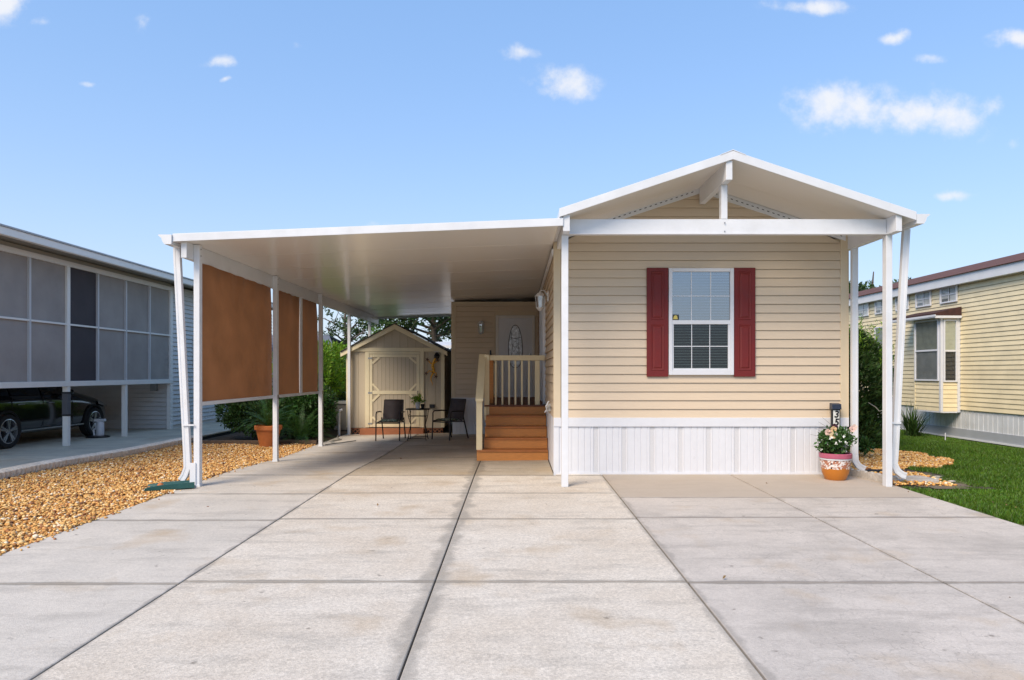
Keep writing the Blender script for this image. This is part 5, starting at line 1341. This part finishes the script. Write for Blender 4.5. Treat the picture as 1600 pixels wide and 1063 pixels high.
# bay: box bay window
BX = 9.52; ba, bb = 15.75, 16.80
MB().box(BX + .014, RXW + .01, ba + .014, bb - .014, .60, 2.72).build('bay_wall', YEL, rn)
courses(rn, YEL, (BX + .012, 0), (0, 1), (-1, 0), ba + .05, bb - .04, .60, 1.28, .0985, proud=.012)
courses(rn, YEL, (0, ba + .012), (1, 0), (0, -1), BX + .05, RXW - .02, .60, 1.26, .0985, proud=.012)
for q in ((BX - .005, BX + .05, ba - .005, ba + .05), (BX - .005, BX + .05, bb - .04, bb + .005), (RXW - .06, RXW + .0, ba - .02, ba + .05)): MB().box(*q, .585, 2.74).build('bay_corner_trim', CREAM2 if q[2] > 16 else VINYL, rn)
MB().box(BX + .0, RXW, ba + .0, bb - .0, .57, .599).build('bay_floor', VINYL, rn)
fw = rwindow(ba + .06, bb - .05, 1.28, 2.68, BX + .008, 'big')
# side-facing window of the bay (faces -Y)
t = .035; f = MB(); xa, xb, z0_, z1_ = BX + .055, RXW - .065, 1.26, 2.66; yv = ba + .008
for q in ((xa, xa + t, z0_, z1_), (xb - t, xb, z0_, z1_), (xa + t, xb - t, z1_ - t, z1_), (xa + t, xb - t, z0_, z0_ + t)): f.box(q[0], q[1], yv - .035, yv, q[2], q[3])
fr = f.build('window', VINYL, rn, bevel=.003)
MB().box(xa + t, xb - t, yv - .014, yv - .010, z0_ + t, z1_ - t).build('pane', GLASSN, fr)
MB().box(xa + t, xb - t, yv - .004, yv + .0, z0_ + t, z1_ - t).build('room_dark', DARKIN, fr)
m = MB(); nn_ = 14
for k in range(nn_ + 1):
    xx = xa + t + (xb - xa - 2 * t) * k / nn_; o = .002 * (k % 2)
    m.v += [(xx, yv - .006 - o, (z0_ + z1_) / 2), (xx, yv - .006 - o, z1_ - t)]
for k in range(nn_): m.f.append((2 * k, 2 * k + 2, 2 * k + 3, 2 * k + 1)); m.m.append(0)
m.build('curtain', mat('lace_curtain', (.50, .50, .38), .9, .1, 9), fr)
MB().box(xa + t, xb - t, yv - .028, yv - .008, (z0_ + z1_) / 2 - .02, (z0_ + z1_) / 2 + .02).build('meeting_rail', VINYL, fr)
# awning over the bay
AW = [(RXW - .02, 2.94), (9.34, 2.80), (9.34, 2.74), (RXW - .02, 2.74)]
aw = MB().prism(AW, 'y', 15.66, 17.45).build('bay_awning', mat('awning_shingle', (.055, .022, .018), .9, .4, 14, bump=.5), rn)
MB().prism([(RXW - .02, 2.739), (9.34, 2.739), (9.34, 2.70), (RXW - .02, 2.70)], 'y', 15.67, 17.44).build('awning_soffit', WHITE, aw)
MB().box(9.33, 9.345, 15.64, 17.46, 2.72, 2.765).build('awning_edge', WHITE, aw)
MB().box(9.34, RXW - .02, 15.652, 15.668, 2.685, 2.74).build('awning_end', WHITE, aw)
# vertical downpipe
# ================================================================== PLANTS, RIGHT
# conifer between the homes
cf = thing('conifer', 'tall dark conifer between the tan home and the yellow home', 'conifer', (6.55, 14.0, 0))
pts, ds_ = [], []
N_ = 26000
z = rng.uniform(.02, 1, N_) ** .9 * 2.25; rmax = np.where(z < 1.7, .74 - .08 * np.sin(z * 4), .74 * np.clip((2.55 - z) / .85, .05, 1)); a = rng.uniform(0, 2 * np.pi, N_)
lump = 1 + .18 * np.sin(a * 5 + z * 6) + .12 * np.sin(a * 9 - z * 11); r = rmax * lump * rng.uniform(.35, 1, N_) ** .5
P = np.stack([6.55 + np.cos(a) * r, 14.0 + np.sin(a) * r, z], 1); D = np.stack([np.cos(a), np.sin(a), np.zeros(N_)], 1)
leaves('foliage', P, .10, LEAFD, cf, aspect=3.5, up=.9, out=D * .7)
# wispy bright tips
pts = []
for k in range(110):
    bx_, by_ = 6.55 + rng.uniform(-.5, .72), 14 + rng.uniform(-.5, .2); z0_ = rng.uniform(1.3, 1.95); h_ = rng.uniform(.25, .7); lx = rng.uniform(-.12, .12)
    for j in range(26): t = j / 26; pts.append((bx_ + lx * t * t + rng.normal() * .02 * (1 - t), by_ + rng.normal() * .02, z0_ + h_ * t))
leaves('new_growth', np.array(pts), .07, LEAFB, cf, aspect=4, up=.9)
MB().tube([(6.55, 14, -.05), (6.55, 14, 1.2), (6.58, 14, 2.2)], [.06, .04, .015], 8).build('trunk', BARK, cf)
MB().tube([(6.72, 13.4, .9), (6.83, 13.35, .82), (6.88, 13.3, .74), (6.94, 13.3, .76)], .008, 5).build('dead_twig', mat('dead_twig', (.4, .38, .33), .8), cf)
# white flowering small shrub
fs_ = thing('flowering_shrub', 'small green shrub with white blooms in the stone bed by the downspout', 'shrub', (5.75, 12.0, 0))
c_, r_ = clumps((5.78, 12.0, .26), (.24, .2, .12), 12, .09); p, d = blob_pts(c_, r_, 1300, .3); leaves('foliage', p, .06, LEAFM, fs_, aspect=2, up=.3, out=d)
p, d = blob_pts(c_, r_ * 1.15, 16, .95); WF = mat('white_petal', (.8, .8, .76), .5)
leaves('blooms', np.repeat(p, 7, 0) + rng.normal(size=(112, 3)) * .008, .035, WF, fs_, aspect=1.3)
MB().tube([(5.78, 12, 0), (5.78, 12, .2)], .012, 6).build('stem', BARK, fs_)
# spiky grass clump by neighbour's skirting
sp = thing('spiky_plant', 'dark spiky grass clump against the white skirting of the yellow home', 'plant', (9.0, 16.3, 0))
V = []
for k in range(150):
    a = rng.uniform(0, 6.28); l = rng.uniform(.45, .95); e = rng.uniform(.7, 1.45); d = np.array([math.cos(a) * math.cos(e), math.sin(a) * math.cos(e), math.sin(e)]); b = np.array([9.2 + rng.normal() * .06, 16.3 + rng.normal() * .06, 0]); s = np.array([-math.sin(a), math.cos(a), 0]) * .012
    q = b + d * l * .55; tip = b + d * l + np.array([0, 0, -.22 * l]) * math.cos(e) * 1.5
    V += [b - s, b + s, q + s, q - s, q - s, q + s, tip, tip]
V = np.array(V); F = np.arange(len(V)).reshape(-1, 4); npmesh('blades', V, F, LEAFD, sp)
gn = thing('garden_stake', 'small white plant marker in the lawn beside the yellow home', 'plant marker', (9.35, 15.3, 0)); MB().box(9.34, 9.36, 15.3, 15.306, 0, .16).build('stake', VINYL, gn)

# scalloped edging
se = thing('scalloped_edging', 'short run of scalloped concrete edging between flower pot and right porch post', 'edging', (5.0, 9.9, 0))
for (p0, p1) in (((4.90, 10.10), (5.16, 9.72)),):
    a = Vector((4.70, 9.97, 0)); b = Vector((4.86, 9.42, 0))
def edging(a, b, n, hgt):
    a, b = Vector(a), Vector(b); d = (b - a) / n; s = Vector((-d.y, d.x, 0)).normalized() * .03
    for i in range(n):
        p = a + d * i; m = MB(); k = 6; top = []
        for j in range(k + 1):
            t = j / k; top.append((p + d * (t * .97), hgt * (.78 + .22 * math.sin(math.pi * t))))
        vs = []
        for sg in (-1, 1):
            for q, z in top: vs += [(q.x + s.x * sg, q.y + s.y * sg, -.06), (q.x + s.x * sg, q.y + s.y * sg, z)]
        K = 2 * (k + 1)
        fs = []
        for j in range(k):
            fs += [(2 * j, 2 * j + 2, 2 * j + 3, 2 * j + 1), (K + 2 * j, K + 2 * j + 1, K + 2 * j + 3, K + 2 * j + 2), (2 * j + 1, 2 * j + 3, K + 2 * j + 3, K + 2 * j + 1)]
        fs += [(0, 1, K + 1, K), (K - 2, K - 1, 2 * K - 1, 2 * K - 2)]
        m.add(vs, fs).build('edging_block', GREYCURB, se)
edging((4.78, 10.12, 0), (5.03, 9.30, 0), 7, .10)
pv1 = tag(MB().box(4.83, 5.0, 10.05, 10.25, .0, .045).build('paver', GREYCURB, bevel=.01), 'flat grey paver under the elbow of the house-corner downspout', 'paver')
bt = tag(MB().box(5.03, 5.62, 9.32, 9.72, -.06, .05).build('stepping_stone', GREYCURB, bevel=.012), 'flat concrete splash stone beneath the right downspout', 'paver')
bt.rotation_euler = (0, 0, R(0))
for k, (x, y_, s_) in enumerate(((5.75, 9.62, .07), (5.85, 9.45, .05), (5.9, 9.85, .06), (5.55, 9.9, .08))):
    P_ = np.array([[x, y_, .01]])
    v0, f0 = ICO
    v = v0 * np.array([s_ * 1.4, s_, s_ * .35]) * (1 + .15 * rng.normal(size=(12, 1))) + P_
    tag(npmesh('rubble_stone', v, f0, GREYCURB, smooth=True), ('flat rubble stone just right of the concrete splash stone', 'smallest rubble stone, nearest the driveway edge on bare soil', 'rubble stone furthest right on the bare soil', 'largest rubble stone, behind the concrete splash stone')[k], 'stone', 'rubble stones by the right downspout')
mt_ = tag(MB().box(4.90, 5.75, 10.32, 10.42, .0, .04).build('black_edging', BLACK, bevel=.01), 'low black strip edging in front of the stone bed', 'edging')
sheet('bare_soil', lambda x, y: ((x - 5.55) / .5) ** 2 + ((y - 9.8) / .9) ** 2 < 1, 5.0, 6.6, 8.8, 10.9, .0035, mat('bare_dirt', (.15, .115, .08), .95, .35, 6, bump=.5), 14, 14)

# number post
npst = thing('house_number_post', 'black solar-lit house number post beside the home corner', 'house number', (4.575, 10.03, 0))
nx = 4.572; ny = 10.05
MB().box(nx - .062, nx + .062, ny - .02, ny + .02, 0, .945).build('post', BLACK, npst, bevel=.004)
MB().box(nx - .042, nx + .046, ny - .0245, ny - .0205, .12, .932).build('number_plate', mat('plate_white', (.72, .72, .66), .4), npst)
MB().prism([(ny - .05, .945), (ny + .05, .945), (ny + .045, 1.035), (ny - .04, 1.02)], 'x', nx - .066, nx + .066).build('solar_cap', mat('solar_navy', (.02, .028, .05), .25), npst, bevel=.004)
for i, ch in enumerate('3514'):
    fc = bpy.data.curves.new('digit', 'FONT'); fc.body = ch; fc.size = .135; fc.align_x = 'CENTER'; fc.align_y = 'CENTER'; fc.extrude = .002; fc.offset = .004; fc.shear = .15
    fc.materials.append(BLACK); ftmp = bpy.data.objects.new('tmp', fc); COL.objects.link(ftmp); bpy.context.view_layer.update(); fme = bpy.data.meshes.new_from_object(ftmp); bpy.data.objects.remove(ftmp); fo = bpy.data.objects.new('digit', fme); COL.objects.link(fo); fo.rotation_euler = (R(90), 0, 0)
    fo.parent = npst; o = OFF[npst.name]; fo.location = (nx + .002 - o[0], ny - .027 - o[1], .872 - i * .112)
# flower pot
fp = thing('flower_pot', 'painted orange and pink flower pot with pansies at the front right house corner', 'potted plant', (4.42, 9.72, ground_z(4.4, 9.7)))
fx, fy, fz = 4.42, 9.72, ground_z(4.4, 9.7)
pm = bpy.data.materials.new('painted_pot'); pm.use_nodes = True; N = pm.node_tree.nodes; L = pm.node_tree.links
tcn = N.new('ShaderNodeNewGeometry'); sx_ = N.new('ShaderNodeSeparateXYZ'); L.new(tcn.outputs['Position'], sx_.inputs[0])
nz = N.new('ShaderNodeTexVoronoi'); nz.inputs['Scale'].default_value = 16; L.new(tcn.outputs['Position'], nz.inputs['Vector'])
nz2 = N.new('ShaderNodeTexNoise'); nz2.inputs['Scale'].default_value = 11; nz2.inputs['Distortion'].default_value = 2.2; L.new(tcn.outputs['Position'], nz2.inputs['Vector'])
def mixc(f, a, b):
    x = N.new('ShaderNodeMix'); x.data_type = 'RGBA'; L.new(f, x.inputs[0])
    for i, v in ((6, a), (7, b)):
        if isinstance(v, tuple): x.inputs[i].default_value = (*v, 1)
        else: L.new(v, x.inputs[i])
    return x.outputs[2]
def mth(op, a, b):
    x = N.new('ShaderNodeMath'); x.operation = op
    for i, v in enumerate((a, b)):
        if isinstance(v, (int, float)): x.inputs[i].default_value = v
        else: L.new(v, x.inputs[i])
    return x.outputs[0]
petal = mth('GREATER_THAN', nz2.outputs['Fac'], .52); dots = mth('LESS_THAN', nz.outputs['Distance'], .22)
c = mixc(petal, (.42, .17, .10), (.75, .70, .66)); c = mixc(dots, c, (.04, .012, .02))
wob = mth('MULTIPLY', mth('SUBTRACT', nz2.outputs['Fac'], .5), .08)
lowf = mth('LESS_THAN', mth('ADD', sx_.outputs[2], wob), fz + .165)
c = mixc(lowf, c, (.50, .17, .02)); L.new(c, N['Principled BSDF'].inputs['Base Color']); N['Principled BSDF'].inputs['Roughness'].default_value = .3
MB().lathe([(.128, 0), (.138, .012), (.175, .10), (.19, .20), (.198, .27), (.205, .275)], (fx, fy, fz), 40).build('pot_body', pm, fp, smooth=True)
MB().lathe([(.200, .276), (.204, .282), (.204, .296), (.199, .298)], (fx, fy, fz), 40).build('pot_band', VINYL, fp, smooth=True)
MB().lathe([(.203, .299), (.212, .305), (.215, .36), (.207, .368), (.192, .36), (.19, .33), (0, .33)], (fx, fy, fz), 40).build('pot_rim', PINK, fp, smooth=True)
c_, r_ = clumps((fx, fy, fz + .50), (.20, .17, .14), 40, .10); p, d = blob_pts(c_, r_, 4800, .3); p = p[p[:, 2] > fz + .34]
leaves('foliage', p, .052, LEAFM, fp, aspect=2.1, up=.35)
BL = [((-.15, -.1, .66), (.70, .48, .40)), ((-.09, -.14, .70), (.62, .42, .22)), ((-.11, -.16, .62), (.70, .55, .32)), ((.19, -.08, .70), (.75, .52, .45)), ((.24, -.04, .72), (.75, .6, .52)), ((-.06, -.10, .73), (.05, .008, .02))]
def flower(parent, c, col, r=.045, mname=None):
    m_ = mat('petal_%d' % (int(col[0] * 100) * 100 + int(col[1] * 100)), col, .6)
    q = MB(); q.mi = 0
    c = Vector(c)
    for k in range(5):
        a = k * 1.2566 + .3; dd = Vector((math.cos(a), 0, math.sin(a))); s = Vector((-dd.z, 0, dd.x))
        pts_ = [c] + [c + dd * r * (.5 + .55 * math.sin(t)) + s * r * .55 * math.cos(t) + Vector((0, -.012 * math.sin(t), 0)) for t in np.linspace(-.3, math.pi + .3, 7)]
        q.add(pts_, [(0, i, i + 1) for i in range(1, 7)])
    f = q.build('flower', m_, parent)
    q = MB(); q.lathe([(0, -.008), (.010, 0), (0, .008)], c + Vector((0, -.012, 0)), 6); q.build('flower_eye', mat('petal_eye', (.12, .03, .02), .6), f)
for o, col in BL: flower(fp, (fx + o[0], fy + o[1], fz + o[2]), col)
ks = rng.integers(0, len(p), 34)
wp = p[ks] + np.array([0, -.06, .01]); leaves('small_blooms', np.repeat(wp, 6, 0) + rng.normal(size=(204, 3)) * .006, .026, WF, fp, aspect=1.4)
m = MB()
for (dx, dz, kx) in ((-.28, .95, -.1), (-.34, .84, -.15), (-.40, .74, -.16), (-.38, .55, -.18), (-.22, 1.02, -.06)):
    m.tube([(fx - .05, fy, fz + .4), (fx + kx, fy - .02, fz + .35 + (dz - .35) * .6), (fx + dx * .9, fy - .04, fz + dz * .84)], [.003, .0025, .0015], 4)
m.build('dry_stem', mat('dry_stem', (.12, .10, .09), .8), fp)
fgp = p[:0]

# ================================================================== BACKGROUND
def tree(label, base, h, spread, ncl, clr, nleaf, ls, m, limbs=9, gap=.5, group='trees beyond the homes', zlo=.45, shell=.3):
    r = thing('tree', label, 'tree', (base[0], base[1], -.1), group)
    top = (base[0] + rng.normal() * .3, base[1], h * .95)
    MB().tube([(base[0], base[1], -.1), (base[0] + .1, base[1], h * .4), (base[0] - .1, base[1], h * .7), top], [.2 * h / 7, .14 * h / 7, .09 * h / 7, .03], 8).build('trunk', BARK, r)
    cs = []; 
    q = MB()
    for i in range(limbs):
        a = 2 * math.pi * i / limbs + rng.uniform(-.4, .4); hh = h * rng.uniform(zlo, .85); L_ = spread * rng.uniform(.6, 1.0) * (1 - .3 * (hh / h - zlo))
        p0 = np.array([base[0], base[1], hh * .8]); p1 = p0 + np.array([math.cos(a) * L_ * .5, math.sin(a) * L_ * .5, h * .08]); p2 = p0 + np.array([math.cos(a) * L_, math.sin(a) * L_, h * .14])
        q.tube([p0, p1, p2], [.07 * h / 7, .045 * h / 7, .012], 6)
        for j in range(ncl):
            t = rng.uniform(.35, 1.1); cs.append(p0 + (p2 - p0) * t + rng.normal(size=3) * spread * .13 + np.array([0, 0, .1]))
        for j in range(4):
            t = rng.uniform(.4, 1); s0 = p0 + (p2 - p0) * t; q.tube([s0, s0 + rng.normal(size=3) * spread * .18], [.02, .006], 5)
    q.build('limbs', BARK, r)
    cs = np.array(cs); rs = np.full((len(cs), 3), clr) * rng.uniform(.6, 1.3, (len(cs), 1)); rs[:, 2] *= .7
    p, d = blob_pts(cs, rs, nleaf, shell)
    leaves('crown', p, ls, m, r, aspect=1.9, up=-.1, out=d * .3)
    return r
tree('sparse young tree with open branches beyond the bright hedge', (-7.4, 31), 4.9, 2.0, 4, .20, 2300, .12, LEAFT, limbs=13, zlo=.5)
tree('broad dark oak crown showing above the right half of the shed roof', (-4.2, 36), 7.4, 4.2, 7, .46, 10500, .20, LEAFT, limbs=16, zlo=.42)
tree('pale green tree top seen between the shed peak and carport eave', (-7.2, 40), 5.2, 1.2, 4, .35, 1500, .15, LEAFB, limbs=10, zlo=.45)
tree('dark tree top peeking over the far end of the yellow home', (20.3, 40), 7.6, 2.4, 9, .5, 11000, .2, LEAFD, limbs=12, zlo=.5)
tree('low leafy tree far behind the hedge', (-16.5, 38), 4.0, 2.6, 8, .5, 8000, .2, LEAFM, limbs=10)
# grey-roofed home behind the hedge
bh = thing('distant_home', 'distant low home with grey shingled roof behind the bright hedge', 'house', (-10, 29, 0))
MB().box(-13.5, -7.2, 27, 32, -.1, 2.35).build('wall', mat('pale_wall', (.55, .53, .48), .7), bh)
MB().hexa([(-14, 26.6, 2.35), (-6.8, 26.6, 2.35), (-6.8, 26.6, 2.30), (-14, 26.6, 2.30)], [(-14, 29.5, 3.05), (-7.8, 29.5, 3.05), (-7.8, 29.5, 3.0), (-14, 29.5, 3.0)]).build('roof', mat('slate_grey', (.13, .14, .16), .8, .2, 8), bh)
MB().hexa([(-14, 29.5, 3.05), (-7.8, 29.5, 3.05), (-7.8, 29.5, 3.0), (-14, 29.5, 3.0)], [(-14, 32.4, 2.35), (-6.8, 32.4, 2.35), (-6.8, 32.4, 2.30), (-14, 32.4, 2.30)]).build('roof', bpy.data.materials['slate_grey'], bh)
wh_ = thing('white_roofed_home', 'dark-walled home with white metal roof edge behind the shed', 'house', (-1, 28, 0))
MB().box(-4.0, 3.5, 25.98, 30, -.1, 2.35).build('wall', mat('dark_wall', (.06, .05, .045), .7), wh_)
MB().hexa([(-4.3, 25.9, 2.38), (3.7, 25.9, 2.38), (3.7, 25.9, 2.48), (-4.3, 25.9, 2.48)], [(-4.3, 28, 2.60), (3.7, 28, 2.60), (3.7, 28, 2.70), (-4.3, 28, 2.70)]).build('roof', WHITE, wh_)
for xx in (-2.55, -1.4): MB().box(xx, xx + .35, 25.95, 25.978, 1.2, 2.1).build('window', VINYL, wh_)
# far tree line
c_ = []; 
for i in range(420):
    x = rng.uniform(-150, 150); c_.append((x, rng.uniform(95, 125), rng.uniform(.3, 2.2) + .8 * math.sin(x * .08)))
p, d = blob_pts(np.array(c_), np.full((420, 3), 2.3), 60000, .6)
tl = leaves('far_woods', p, 1.1, LEAFT, aspect=1.6, out=d, stuff=True); tl['kind'] = 'stuff'
